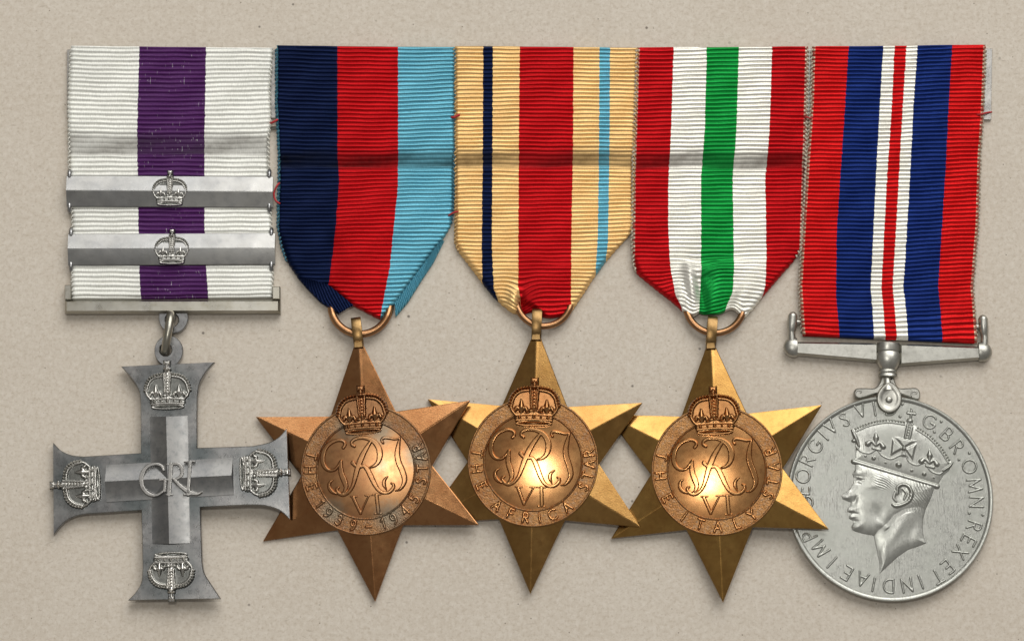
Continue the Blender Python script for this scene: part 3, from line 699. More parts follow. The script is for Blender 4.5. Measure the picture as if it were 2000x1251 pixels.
# ------------------------------------------------------------------ clasps on the white and purple ribbon
def clasp(px0, px1, py0, pym, py1, cx, cyb, U, tiltpx, label):
    zc = 14.0
    r = empty('clasp_bar', P((px0+px1)/2, (py0+py1)/2, 0)); og = np.array(r.location)
    # roof-shaped front: two long facets meeting in a ridge, closed behind
    def ln(y, z): return P([px0, px1], [y, y+tiltpx], zc+6).astype(float)[:, :2]/S, z
    rows = [(py1, 9), (py1, zc+3), (py1-1.2, zc+4.2), (pym+.8, zc+12), (pym-.8, zc+12.2), (py0+1.2, zc+4.4), (py0, zc+3), (py0, 9)]
    n = 40; V = []
    for y, z in rows:
        px = np.linspace(px0, px1, n); p = P(px, y+tiltpx*np.linspace(0, 1, n), zc+6); p[:, 2] = z*S; V.append(p)
    V = np.concatenate(V); F = grid_faces(len(rows), n)[:, ::-1].tolist()
    F.append([k*n for k in range(len(rows))]); F.append([k*n+n-1 for k in range(len(rows))][::-1])
    mesh_obj('bar', V-og, F, M['brushed'], r, autosmooth=8)
    # lugs at the four corners, back strap
    for lx in (px0+6, px1-7):
        for ly in (py0-8, py1+9):
            p = P(lx, ly, zc)/S; q = P(lx, (py0+py1)/2, zc)/S
            v, f = tube(curve_pts([(p[0], p[1], 6), (p[0], p[1], 13), (p[0]*.8+q[0]*.2, p[1]*.8+q[1]*.2, 17), (q[0], p[1]*.55+q[1]*.45, 14)], 5), 4.2, 10)
            mesh_obj('lug', v*S-og, f, M['silver'], r)
    v, f = prism(plan([(px0+4, py1+4), (px1-4, py1+4+tiltpx), (px1-4, py0-4+tiltpx), (px0+4, py0-4)], zc), 3, 7, .8)
    mesh_obj('back_strap', v*S-og, f, M['silver'], r, autosmooth=30)
    cv, cf = crown_field(U, -0.06)
    b = P(cx, cyb, zc+9)
    b[2] = (zc+7)*S
    cr = mesh_obj('crown', cv*S+b-og, cf, M['silver_toned'], r, attr=tone(cv, U))
    # solid collar under the crown so that it stands clear of the ridge
    v, f = prism([(x*U, y*U) for x, y in [(-.66, .05), (0, -.02), (.66, .05), (.72, .36), (.93, .78), (.8, 1.12), (.5, 1.38), (0, 1.5), (-.5, 1.38), (-.8, 1.12), (-.93, .78), (-.72, .36)]], -8, 0.9, .8)
    mesh_obj('crown_back', v*S+b-og, f, M['silver'], cr, autosmooth=40)
    tagged(r, label, 'clasp bar', 'silver clasps on the white and purple ribbon')
    return r
clasp(130, 533, 342, 373, 403, 331, 399, 34.5, 2, 'upper silver clasp with a crown, directly under the creased part of the ribbon')
clasp(133, 537, 456, 487, 518, 335, 513, 34.0, -2, 'lower silver clasp with a crown, directly above the cross suspender bar')

# ------------------------------------------------------------------ silver cross
cross = empty('cross_medal', P(332, 935, 0)); og = np.array(cross.location)
tagged(cross, 'silver cross with four crowns and central GRI cipher on a straight suspender', 'medal', 'medals hanging from the ribbons')
Z0 = lambda px: 4+(np.asarray(px, float)-105)/460*19            # the right arm rests on the star beside it
TH = 15.0
def cmap(v, href=TH):
    """(layout x, layout y, height above plate underside) -> metres relative to the cross"""
    v = np.asarray(v, float); p = P(v[:, 0], v[:, 1], Z0(v[:, 0])+href)
    p[:, 2] = (Z0(v[:, 0])+v[:, 2])*S
    return p-og
def smooth_chain(*parts):
    out = []
    for p in parts: out += curve_pts(p, 5).tolist() if len(p) > 2 else p
    return out
outline = smooth_chain(
    [(419.3, 706.6), (236, 715)],
    [(236, 715), (256.8, 738.6), (271, 762), (274.5, 790)], [(275, 884), (163, 890.7)],
    [(163, 890.7), (139.8, 888), (119, 879), (103.4, 863.4)],
    [(104.5, 1044.3), (117.4, 1027), (134.7, 1012.7), (160.6, 1004), (195, 1001.2)], [(276, 995.4), (278.6, 1107)],
    [(278.6, 1107), (275.7, 1136.4), (264, 1156.5), (249.8, 1171)],
    [(431, 1168), (413.8, 1142), (399.4, 1119), (395, 1099)], [(391, 989.6), (483, 985.3)],
    [(483, 985.3), (517.4, 986.8), (546, 996), (566.3, 1014)],
    [(560, 835), (546, 851.5), (526, 863), (494.4, 870.2)], [(384.7, 874), (385.5, 775)],
    [(385.5, 775), (389.4, 749), (402.4, 725.6), (419.3, 706.6)])
oc = [outline[0]]
for p in outline[1:]:
    if math.hypot(p[0]-oc[-1][0], p[1]-oc[-1][1]) > 0.6: oc.append(p)
if math.hypot(oc[0][0]-oc[-1][0], oc[0][1]-oc[-1][1]) < 0.6: oc.pop()
op = np.array([(x, -y) for x, y in oc])            # y up, counter-clockwise
v, f = prism(op, 0, TH, 1.6); v[:, 1] *= -1
plate = mesh_obj('cross_plate', cmap(v), f, M['silver_plate'], cross, autosmooth=25)
# raised plain cross with ridged limbs
def limb(a0, a1, b0, b1, m0, m1, lo, hi, n=10):
    """ridged limb with slightly hollow facets; a/b = the two long sides, m = ridge line"""
    prof = [(t, lo+(hi-lo)*t**1.45) for t in np.linspace(0, 1, n)]
    pts = []
    for k in range(2):
        a, b, m = (np.array(q[k], float) for q in ((a0, a1), (b0, b1), (m0, m1)))
        row = [(*a, TH-2), (*(a), TH+lo-1)]
        row += [(*(a+(m-a)*t), TH+h) for t, h in prof]
        row += [(*(b+(m-b)*t), TH+h) for t, h in prof[::-1][1:]]
        row += [(*b, TH+lo-1), (*b, TH-2)]
        pts.append(row)
    w = len(pts[0]); V = []
    L_ = 14
    for q in np.linspace(0, 1, L_):
        V += [tuple(np.array(p)*(1-q)+np.array(r)*q) for p, r in zip(*pts)]
    F = grid_faces(L_, w).tolist()
    F.append(list(range(w))); F.append([(L_-1)*w+k for k in range(w)][::-1])
    return V, F
v1, f1 = limb((293, 814), (298, 1061), (367, 812), (371.5, 1060), (326, 814.5), (332, 1062), 4, 13)
v2, f2 = limb((208, 908), (455.5, 893), (208.5, 980), (456.5, 965.5), (206.5, 941), (453, 929), 4, 12.4)
v, f = merge([(v1, f1), (v2, f2)])
me = mesh_obj('raised_cross', cmap(v), f, M['limb'], cross, autosmooth=18)
import bmesh
def fix_normals(o):
    b = bmesh.new(); b.from_mesh(o.data); bmesh.ops.recalc_face_normals(b, faces=b.faces); b.to_mesh(o.data); b.free()
fix_normals(me); fix_normals(plate)
# cipher letters
def zz(p): return [(80+x/3.475, -(840+y/3.475), r/3.475) for x, y, r in p]
GRI = {
 'G': [zz(curve_pts([(832, 268, 9), (815, 238, 10), (770, 228, 10), (715, 250, 13), (682, 315, 16), (690, 385, 15), (730, 430, 12), (785, 438, 10), (838, 405, 9)], 6)), zz([(838, 410, 11), (842, 335, 11)]), zz([(805, 335, 7), (862, 333, 7)])],
 'R': [zz([(882, 232, 15), (868, 432, 15)]), zz([(850, 436, 6), (892, 436, 6)]), zz([(855, 230, 6), (890, 230, 6)]), zz(curve_pts([(882, 230, 9), (930, 228, 11), (957, 262, 13), (950, 308, 11), (905, 335, 8)], 6)), zz(curve_pts([(900, 328, 9), (950, 380, 13), (1010, 420, 14), (1055, 430, 11), (1088, 418, 6)], 6))],
 'I': [zz([(1012, 214, 13), (998, 432, 13)]), zz([(975, 213, 6), (1040, 210, 6)]), zz([(970, 435, 6), (1030, 435, 6)])]}
for ch in 'GRI':
    chains = GRI[ch]; al = np.array([p for c in chains for p in c])
    v, f = relief([lambda X, Y, c=c: seg_val(X, Y, c, 1.5, 1.7) for c in chains], al[:, 0].min()-5, al[:, 0].max()+5, al[:, 1].min()-5, al[:, 1].max()+5, 0.6, low=-0.9)
    v[:, 2] = v[:, 2]*1.2+TH+12.0; v[:, 1] *= -1
    # carry each letter on a solid foot down to the limbs
    edge = v[:, 2] < TH+11.4
    v[edge, 2] = TH+4
    mesh_obj('letter', cmap(v, TH+12), np.asarray(f), M['silver_bright'], cross)
# four crowns, each with its top pointing outwards
CV, CF = crown_field(46.5, 0.0)
CB, CBF = prism([(x*46.5, y*46.5) for x, y in [(-.12, 1.3), (-.12, 2.05), (.12, 2.05), (.12, 1.3)][::1]][::-1], -12, 6, 1.0)
def cross_crown(cx, cy, ang, k=1.0):
    c, s = math.cos(ang), math.sin(ang)
    def tr(v):
        x = v[:, 0]*k; y = v[:, 1]*k
        return cmap(np.stack([cx+x*c-y*s, cy-(x*s+y*c), v[:, 2]+TH+0.2], 1))
    o = mesh_obj('crown', tr(CV), CF, M['silver_toned'], cross, attr=tone(CV, 46.5))
    b = mesh_obj('finial_back', tr(CB), CBF, M['silver'], o, autosmooth=30); fix_normals(b)
cross_crown(328, 796, math.radians(1), 0.97)
cross_crown(193, 944, math.radians(92), 1.0)
cross_crown(472, 925, math.radians(-88), 1.0)
cross_crown(334, 1081, math.radians(181), 0.97)
# eye on top of the cross, link, eye of the suspender
def eye(pts_out, hole_c, hr, z0, z1, zf):
    n = 28; a = np.linspace(0, 2*math.pi, n, endpoint=False)
    (cx, cy, rx, ry) = pts_out
    out = np.stack([cx+rx*np.cos(a), cy+ry*np.sin(a)], 1); inn = np.stack([hole_c[0]+hr*np.cos(a), hole_c[1]+hr*np.sin(a)], 1)
    V = []
    for ring, z in ((out, z0), (out, z1-1.2), (out*.96+np.array([cx, cy])*.04, z1), (inn*1.0+(inn-np.array(hole_c))*.12, z1), (inn, z1-1.2), (inn, z0)):
        V.append(np.c_[ring, np.full(n, z)])
    return np.concatenate(V), grid_faces(6, n, True)
v, f = eye((329, 684, 28, 30), (323, 682), 12, 1, 12, None)
e1 = mesh_obj('eye', cmap(v), f, M['silver'], cross, autosmooth=35); fix_normals(e1)
v, f = eye((337, 617, 29, 31), (334, 622), 13, -9, 2, None)
e2 = mesh_obj('eye', cmap(v), f, M['silver'], cross, autosmooth=35); fix_normals(e2)
a = np.linspace(0, 2*math.pi, 40, endpoint=False)
c0 = P(327.5, 650, 24)/S; ax = P(334, 612, 24)/S-c0
path = c0+np.outer(np.cos(a), ax*0.94)+np.outer(np.sin(a), [3.5, 0, 19])
v, f = tube(path, 8.2, 14, closed=True)
lk = mesh_obj('link', v*S-og, f, M['brassy'], cross); fix_normals(lk)
# slotted suspender bar
def bar_piece(name, pts, z0, z1, bev, parent=cross):
    v, f = prism(plan(pts, z1), z0, z1, bev)
    o = mesh_obj(name, v*S-og, f, M['brassy'], parent, autosmooth=30); fix_normals(o); return o
sus = bar_piece('suspender_bar', [(126, 611), (547, 610), (547, 584), (126, 585)], 2, 24, 6)
bar_piece('suspender_post', [(126, 584.6), (139, 584.6), (139, 556), (126, 556)], 2, 20, 2, sus)
bar_piece('suspender_post', [(532, 583.6), (547, 583.6), (547, 559), (532, 559)], 2, 20, 2, sus)

# ------------------------------------------------------------------ bronze stars
RIN = 127.0
def star_body():
    """six-pointed star; every arm is a ridge with two flat facets"""
    edge, hc, rr = 8.0, 31.0, 114.0
    V, F, ring, tip, notch = [], [], [], [], []
    def add(x, y, z): V.append((x, y, z)); return len(V)-1
    for k in range(6):
        a = math.radians(90+60*k); R = 252 if k in (0, 3) else 241
        ca, sa = math.cos(a), math.sin(a)
        ring.append(add(rr*ca, rr*sa, edge+(hc-edge)*(1-rr/R)))
        if k == 0: tip.append((add(8, 247, edge), add(0, 247, edge+2), add(-8, 247, edge)))
        else:
            q = add(R*ca, R*sa, edge); tip.append((q, q, q))
        b = a+math.radians(30); notch.append(add(RIN*math.cos(b), RIN*math.sin(b), edge))
    for k in range(6):
        r_, m, l_ = tip[k]
        F.append([ring[k], notch[k-1], r_] if r_ == m else [ring[k], notch[k-1], r_, m])
        F.append([ring[k], l_, notch[k]] if l_ == m else [ring[k], m, l_, notch[k]])
        F.append([ring[k], notch[k], ring[(k+1) % 6]])
    F.append(ring[:])
    rim = []
    for k in range(6):
        r_, m, l_ = tip[k]; rim += [r_, notch[k]] if r_ == l_ else [r_, m, l_, notch[k]]
    low = [add(V[q][0], V[q][1], 1.0) for q in rim]
    n = len(rim)
    for k in range(n): F.append([rim[k], low[k], low[(k+1) % n], rim[(k+1) % n]])
    F.append(low[::-1])
    return np.array(V, float), F
SV, SF = star_body()
MZ = 24.5
dome = lambda x, y: 6.0*(1-(np.hypot(x, y)/92.0)**2)
def medallion():
    prof = [(125, 9), (126, 20), (126, MZ), (125, MZ+1.6), (123.2, MZ+1.8), (121.6, MZ+.2), (121, MZ)]
    ring = lathe([(124.6, 9), (125.6, 19), (125.8, MZ-.2), (125, MZ+1.5), (123.6, MZ+1.9), (122.2, MZ+1.0), (121.4, MZ), (108, MZ), (96.6, MZ), (95.8, MZ+1.2), (94.4, MZ+2.0), (93, MZ+1.4), (92, MZ-.6)], 128, cap=False)
    inner = lathe([(92, MZ-.6)]+[(r, MZ-.6+dome(r, 0)) for r in (88, 80, 70, 58, 45, 32, 20, 10, 3)], 96)
    return ring, inner
MRING, MIN = medallion()
# royal cipher
def cy(p): return [((x-709)/6.95, -(y-486)/6.95/0.985, r/6.95) for x, y, r in p]
CIPHER = [
 curve_pts([(428, 172, 26), (452, 140, 24), (440, 95, 22), (385, 72, 24), (300, 80, 28), (215, 130, 32), (158, 215, 36), (140, 315, 36), (158, 400, 32), (212, 455, 26), (285, 458, 24), (338, 418, 22), (378, 352, 18)], 6),
 curve_pts([(388, 350, 22), (378, 430, 34), (385, 520, 40), (415, 610, 42), (432, 690, 34), (405, 755, 24), (360, 782, 20)], 6),
 curve_pts([(300, 772, 18), (240, 740, 28), (208, 685, 30), (215, 625, 24), (262, 588, 10)], 6),
 curve_pts([(830, 92, 16), (765, 168, 30), (695, 270, 38), (640, 375, 42), (595, 485, 38), (560, 590, 34), (522, 690, 28), (465, 762, 26), (392, 795, 26), (330, 770, 26), (304, 715, 24), (335, 692, 16)], 6),
 curve_pts([(578, 168, 24), (545, 142, 24), (552, 98, 24), (615, 66, 26), (705, 64, 28), (790, 90, 32), (860, 142, 38), (905, 225, 42), (912, 315, 42), (885, 395, 34), (835, 442, 26), (775, 462, 18)], 6),
 curve_pts([(545, 385, 34), (575, 425, 24), (625, 448, 22), (690, 440, 28), (735, 490, 36), (775, 580, 38), (820, 690, 34), (870, 772, 28), (940, 812, 26), (1010, 800, 26), (1062, 752, 26), (1066, 706, 22), (1040, 692, 16)], 6),
 curve_pts([(965, 152, 20), (948, 112, 22), (985, 84, 24), (1060, 95, 22), (1130, 112, 20), (1192, 102, 16)], 6),
 curve_pts([(1192, 104, 16), (1165, 200, 30), (1145, 320, 40), (1158, 425, 42), (1198, 540, 42), (1220, 645, 38), (1196, 725, 28), (1145, 780, 20), (1090, 792, 12)], 6),
 curve_pts([(1000, 598, 12), (955, 640, 24), (942, 700, 28), (972, 778, 10)], 6),
]
CIPHER = [cy(c) for c in CIPHER]
NUM = {'V': [[(520, 840, 26), (602, 1050, 24)], [(722, 840, 15), (602, 1055, 16)], [(488, 828, 13), (570, 828, 13)], [(682, 826, 12), (762, 826, 12)]],
       'I': [[(832, 832, 28), (842, 1060, 28)], [(780, 826, 13), (890, 826, 13)], [(788, 1072, 13), (882, 1072, 13)]]}
def on_dome(v): v = v.copy(); v[:, 2] += MZ-.6+dome(v[:, 0], v[:, 1]); return v
v, CIF = relief([lambda X, Y, c=c: seg_val(X, Y, c, 1.45, 4.0) for c in CIPHER], -92, 92, -50, 68, 0.8, low=-0.8); CIV = on_dome(v)
NUMM = []
for ch in 'VI':
    cs = [cy(c) for c in NUM[ch]]; al = np.array([p for c in cs for p in c])
    v, f = relief([lambda X, Y, c=c: seg_val(X, Y, c, 1.0, 2.6) for c in cs], al[:, 0].min()-5, al[:, 0].max()+5, al[:, 1].min()-5, al[:, 1].max()+5, 0.7, low=-0.8)
    NUMM.append((on_dome(v), f))
SCV, SCF = crown_field(49.0, -0.18); SCV = SCV+np.array([0, 72, MZ-.2])
SCB, SCBF = prism([(x*49, 72+y*49) for x, y in [(-.62, .05), (.62, .05), (.7, .36), (.92, .78), (.8, 1.1), (.5, 1.35), (.16, 1.46), (.15, 1.80), (-.15, 1.80), (-.16, 1.46), (-.5, 1.35), (-.8, 1.1), (-.92, .78), (-.7, .36)]], 12, MZ+.6, .8)

def soften(o, w):
    b = bmesh.new(); b.from_mesh(o.data)
    es = [e for e in b.edges if len(e.link_faces) == 2 and e.calc_face_angle(0) > math.radians(6) and max(v.co.z for v in e.verts) > 5*S]
    bmesh.ops.bevel(b, geom=es, offset=w, segments=2, profile=0.6, affect='EDGES', clamp_overlap=True)
    b.to_mesh(o.data); b.free()
def star(px, py, rot, tilt, tag, letters, ring_c, ring_R, ring_t, loop_dx, label, nod=0.0):
    lift = 241*math.sin(tilt)
    loc = P(px, py, lift); loc[2] = (lift-0.5)*S+0.0
    root = empty('star_medal', loc, (nod, -tilt, rot))
    tagged(root, label, 'medal', 'medals hanging from the ribbons')
    ms, md, mr = M['star'+tag], M['disc'+tag], M['ring'+tag]
    b = mesh_obj('star_body', SV*S, SF, ms, root, smooth=False); fix_normals(b); soften(b, 1.5*S)
    med = mesh_obj('medallion', MRING[0]*S, MRING[1], mr, root, autosmooth=50)
    mesh_obj('centre_disc', MIN[0]*S, MIN[1], md, med)
    mesh_obj('cipher', CIV*S, CIF, md, med)
    for v, f in NUMM: mesh_obj('numeral', v*S, f, md, med)
    for ch, (x, y) in letters:
        ang = math.atan2(-y/0.985, x)-rot
        put_letter(ch, 108.8*math.cos(ang), 108.8*math.sin(ang), ang+math.pi/2, 18.5, 2.7, MZ-.1, md, med, 1.15)
    c = mesh_obj('crown', SCV*S, SCF, M['crown'+tag], root, attr=tone(SCV-np.array([0, 72, MZ-.2]), 49.0))
    cb = mesh_obj('crown_back', SCB*S, SCBF, md, c, autosmooth=40); fix_normals(cb)
    # strap loop standing on the top arm, the suspension ring through it
    inv = lambda p: (root.matrix_basis.inverted() @ Vector(p))
    cz = 15.0
    rc = P(ring_c[0], ring_c[1], cz)
    a = np.linspace(0, 2*math.pi, 72, endpoint=False)
    path = np.stack([rc[0]/S+ring_R*np.cos(a), rc[1]/S+ring_R*np.sin(a), cz-8.0*smooth1((np.sin(a)+0.45)*1.8)-1.5*np.sin(a)], 1)
    v, f = tube(path, ring_t, 14, closed=True)
    v = np.array([inv(p*S) for p in v])
    rg = mesh_obj('suspension_ring', v, f, M['link_bronze'], root); fix_normals(rg)
    # loop: closed band in the upright plane, round the ring's wire at its lowest point
    wire = np.array([rc[0]/S+loop_dx, rc[1]/S-math.sqrt(max(ring_R**2-loop_dx**2, 0)), cz])
    neck = root.matrix_basis @ Vector((0, 246*S, 8*S)); nk = np.array(neck)/S
    d = (nk-wire); d[2] = 0; Ld = np.linalg.norm(d); d /= Ld
    hw = 9.5; prof = []
    for t in np.linspace(0, 2*math.pi, 28, endpoint=False):
        c, s = math.cos(t), math.sin(t)
        prof.append((Ld*0.5-13+c*(Ld*0.5+20), s*(ring_t+7.0)))
    side = np.array([-d[1], d[0], 0]); V = []
    for q, (al, up) in enumerate(prof):
        base = wire+d*al+np.array([0, 0, up+1]); inn = wire+d*(al*0.80+(Ld*.5-8)*.20)+np.array([0, 0, up*0.60+1])
        for sgn, pt in ((-1, base), (-.6, base*1.0+np.array([0, 0, .9*np.sign(up)])), (.6, base+np.array([0, 0, .9*np.sign(up)])), (1, base), (1, inn), (-1, inn)):
            V.append(pt+side*hw*sgn)
    V = np.array(V); V[:, 2] = np.maximum(V[:, 2], 0.6)
    m = len(prof); F = []
    for q in range(m):
        q2 = (q+1) % m
        for e in range(6): F.append([q*6+e, q2*6+e, q2*6+(e+1) % 6, q*6+(e+1) % 6])
    V = np.array([inv(p*S) for p in V])
    lp = mesh_obj('loop', V, F, M['loop_bronze'], root, autosmooth=40); fix_normals(lp)
    # little foot where the loop is brazed to the arm
    v, f = prism([(-9.5, 238), (9.5, 238), (8.5, 252), (-8.5, 252)], 2, 15, 2.5)
    ft = mesh_obj('loop_foot', v*S, f, M['loop_bronze'], root, autosmooth=40); fix_normals(ft)
    return root
def ltrs(text, pts, c, k): return [(ch, ((x-c[0])/k, (y-c[1])/k)) for ch, (x, y) in zip(text, pts)]
L1 = ltrs('THE1939-1945STAR', [(380, 235), (378, 330), (390, 445), (437, 560), (500, 615), (570, 672), (668, 703), (775, 710), (870, 690), (938, 648), (1015, 597), (1080, 525), (1123, 408), (1128, 325), (1125, 250), (1105, 182)], (754, 332), 3.474)
L2 = ltrs('THEAFRICASTAR', [(360, 235), (348, 340), (380, 460), (480, 610), (585, 660), (692, 690), (788, 690), (882, 665), (985, 612), (1103, 475), (1135, 395), (1155, 315), (1150, 235)], (743, 294), 3.6795)
L3 = ltrs('THEITALYSTAR', [(405, 245), (390, 370), (430, 520), (540, 640), (650, 685), (765, 710), (895, 695), (990, 630), (1115, 510), (1130, 415), (1150, 315), (1120, 215)], (762.5, 337), 3.474)
star(717, 919, math.radians(4.0), math.radians(3.0), '_copper', L1, (704, 596), 57, 7.5, -5, 'copper-brown bronze star lettered THE 1939-1945 STAR', math.radians(1.6))
star(1042, 904, math.radians(-1.4), math.radians(3.0), '_gold', L2, (1062, 584), 53.5, 6.6, -14, 'golden bronze star lettered THE AFRICA STAR')
star(1400, 921, math.radians(2.0), math.radians(3.9), '_brass', L3, (1396, 595), 56, 6.8, -7, 'golden bronze star lettered THE ITALY STAR', math.radians(-0.8))

# ------------------------------------------------------------------ round cupronickel medal
DZ = 19.0
loc = P(1736, 974.5, 0); loc[2] = 0.2*S
rm = empty('round_medal', loc)
tagged(rm, 'round silver-grey medal with a crowned profile head and Latin inscription', 'medal', 'medals hanging from the ribbons')
RD = 198.0
v, f = lathe([(RD-2, 0.3), (RD, 2), (RD, DZ+1.5), (RD-1.5, DZ+3), (RD-4.5, DZ+3.2), (RD-7, DZ+1.8), (RD-9, DZ), (150, DZ-.3), (90, DZ-.5), (30, DZ-.6), (2, DZ-.6)], 180)
v, f = v.tolist(), f; f.append(list(range(180))[::-1])
disc = mesh_obj('disc', np.array(v)*S, f, M['nickel'], rm, autosmooth=35)
WL = [('G', 1574, 979), ('E', 1567.6, 955.8), ('O', 1569.2, 928.6), ('R', 1578, 898), ('G', 1594, 871), ('I', 1609, 851), ('V', 1624.3, 834.3), ('S', 1650.7, 820.8),
      ('V', 1682.6, 802.4), ('I', 1709, 800), ('D', 1742, 799), ('.', 1763.6, 790.9), ('.', 1758.8, 815), ('G', 1816.3, 824.7), ('.', 1838.2, 824.7), ('.', 1824.6, 844.4),
      ('B', 1849, 848.7), ('R', 1868.2, 872.7), ('.', 1891, 885), ('.', 1870.6, 897.5), ('O', 1890.6, 910.2), ('M', 1899.4, 946), ('N', 1902, 978), ('.', 1887.2, 999.5), ('.', 1913.4, 1003),
      ('R', 1896.3, 1024), ('E', 1884.8, 1051), ('X', 1868.4, 1073), ('E', 1843, 1101), ('T', 1823.4, 1119), ('I', 1791.4, 1129), ('N', 1764.4, 1135.4), ('D', 1729, 1137),
      ('I', 1701, 1134), ('A', 1679, 1124), ('E', 1649.6, 1112.5), ('I', 1621.7, 1092.9), ('M', 1600.4, 1066.6), ('P', 1579, 1042), ('.', 1574, 1016), ('.', 1560, 1022)]
for ch, x, y in WL:
    lx, ly = x-1736, -(y-971)/0.985
    ang = math.atan2(ly, lx)-math.pi/2
    put_letter(ch, lx, ly, ang, 26, 2.6 if ch != '.' else 3.3, DZ-.5, M['nickel'], disc, 1.05)

def Ez(pts):  # points read off the effigy
    out = []
    for p in pts:
        x, y = 1500+p[0]/2.978-1736, -(760+p[1]/2.978-970.5)/0.985
        out.append((x, y, *[q/2.978 for q in p[2:]]))
    return out
NECK = Ez([(560, 780), (604, 838), (610, 870), (622, 930), (634, 1000), (634, 1052), (680, 1010), (740, 957), (800, 917), (860, 898), (904, 881), (890, 850), (884, 800), (890, 740), (905, 690), (930, 640), (950, 580), (800, 560), (650, 640)])
HEAD = Ez([(508, 425), (502, 470), (488, 488), (497, 512), (496, 538), (470, 575), (423, 612), (428, 630), (452, 641), (478, 650), (474, 668), (456, 688), (455, 703), (483, 712), (465, 726), (464, 742), (486, 752), (488, 768), (477, 786), (482, 806), (508, 818), (560, 830), (606, 838), (655, 826), (700, 790), (742, 742), (792, 715), (850, 705), (900, 690), (938, 625), (958, 568), (985, 555), (500, 412)])
CROWN = Ez([(500, 405), (510, 395), (512, 330), (488, 245), (498, 232), (540, 225), (620, 197), (720, 182), (800, 190), (870, 218), (950, 272), (1012, 338), (1050, 405), (1066, 424), (1045, 470), (1008, 500), (982, 545)])
def e1(x, y): return Ez([(x, y)])[0]
def egauss(X, Y, x, y, sx, sy, deg=0):
    cx, cy_ = e1(x, y); return gauss(X, Y, cx, cy_, sx/2.978, sy/2.978, math.radians(-deg))
def dome_of(d, w): return 1-(1-np.clip(d/w, 0, 1))**2.2
def head_field():
    xs = np.arange(-112, 98, 0.7); ys = np.arange(145, -150, -0.7)
    X, Y = np.meshgrid(xs, ys)
    dn = poly_dist(X, Y, NECK); dh = poly_dist(X, Y, HEAD)
    hn = np.where(dn > 0, 0.6+3.0*dome_of(dn, 22), np.maximum(dn, -3))
    hh = np.where(dh > 0, 0.6+4.2*dome_of(dh, 27), -9.0)
    # jaw and ear line: the head stands a little above the neck, fading towards the nape
    bl = smooth1((dh+7)/10)
    Z = np.where(dh > 0, np.maximum(hh*0.92+0.6, 0), -9.0)
    Z = np.where((dh > -14) & (dn > 0), hn*(1-bl)+np.maximum(np.where(dh > 0, hh*.92+.6, 0), hn)*bl, np.maximum(Z, hn))
    ins = smooth1(dh/3)
    b = (2.0*egauss(X, Y, 520, 482, 26, 12, 10)-3.2*egauss(X, Y, 524, 528, 16, 15, 0)+2.0*egauss(X, Y, 526, 534, 10, 5, 8)-1.2*egauss(X, Y, 530, 545, 14, 4, 5)+1.0*egauss(X, Y, 535, 512, 22, 5, 12)
         +1.4*egauss(X, Y, 470, 595, 20, 16, -40)+1.3*egauss(X, Y, 458, 625, 16, 9, 0)-1.4*egauss(X, Y, 505, 635, 10, 26, 15)
         +1.5*egauss(X, Y, 585, 640, 50, 34, 30)+1.0*egauss(X, Y, 600, 560, 34, 14, 0)-1.6*egauss(X, Y, 640, 720, 34, 40, 0)
         -1.5*egauss(X, Y, 500, 713, 22, 5, 4)+1.0*egauss(X, Y, 482, 698, 16, 8, 0)+1.0*egauss(X, Y, 482, 732, 16, 8, 0)-1.3*egauss(X, Y, 500, 757, 22, 8, 0)
         +1.6*egauss(X, Y, 510, 790, 24, 20, 0)+1.6*egauss(X, Y, 660, 785, 70, 16, 35)-1.2*egauss(X, Y, 560, 520, 20, 30, 0))
    Z += 0.62*b*ins
    # neck muscle
    Z += 0.6*(2.2*egauss(X, Y, 745, 800, 26, 120, 32)-1.8*egauss(X, Y, 830, 800, 26, 80, 20)+1.2*egauss(X, Y, 660, 930, 20, 80, 12))*smooth1(dn/6)*(1-ins)
    # hair at temple and nape: combed grooves
    mh = np.clip(egauss(X, Y, 875, 610, 55, 75, 20)*1.6, 0, 1)*smooth1((dh+4)/6)
    u = X*0.86+Y*0.34+2.5*np.sin(Y/9)
    Z += mh*(0.6*np.sin(u*1.25)+0.3*np.sin(u*2.5+Y*.3))
    mt = np.clip(egauss(X, Y, 665, 535, 45, 30, 10)*1.4, 0, 1)*ins
    u2 = X*0.5+Y*0.86+1.5*np.sin(X/6)
    Z += mt*(0.55*np.sin(u2*1.5)+0.8)
    # ear
    ear = lambda c, hs, add: np.where((v := seg_val(X, Y, Ez(c), hs)) > 0, v+add, -9)
    base = Z.copy()
    Z -= 1.7*egauss(X, Y, 768, 602, 26, 36, 15)
    for c, hs in ((curve_pts([(742, 600, 9), (745, 565, 11), (775, 548, 12), (808, 560, 13), (824, 598, 14), (810, 640, 13), (775, 662, 12), (735, 672, 13), (716, 664, 11)], 6), 0.85), (curve_pts([(732, 590, 10), (722, 625, 11), (735, 645, 8)], 5), .6), (curve_pts([(775, 575, 6), (795, 600, 8), (780, 635, 6)], 5), .6)):
        v = seg_val(X, Y, Ez(c), hs); Z = np.where(v > 0, np.maximum(Z, base-0.4+v), Z)
    return field_mesh(X, Y, Z, low=-0.9)
v, f = head_field(); v[:, 2] += DZ-.55
head = mesh_obj('portrait', v*S, f, M['nickel'], rm)
head['label'] = 'man\'s head in profile in low relief'
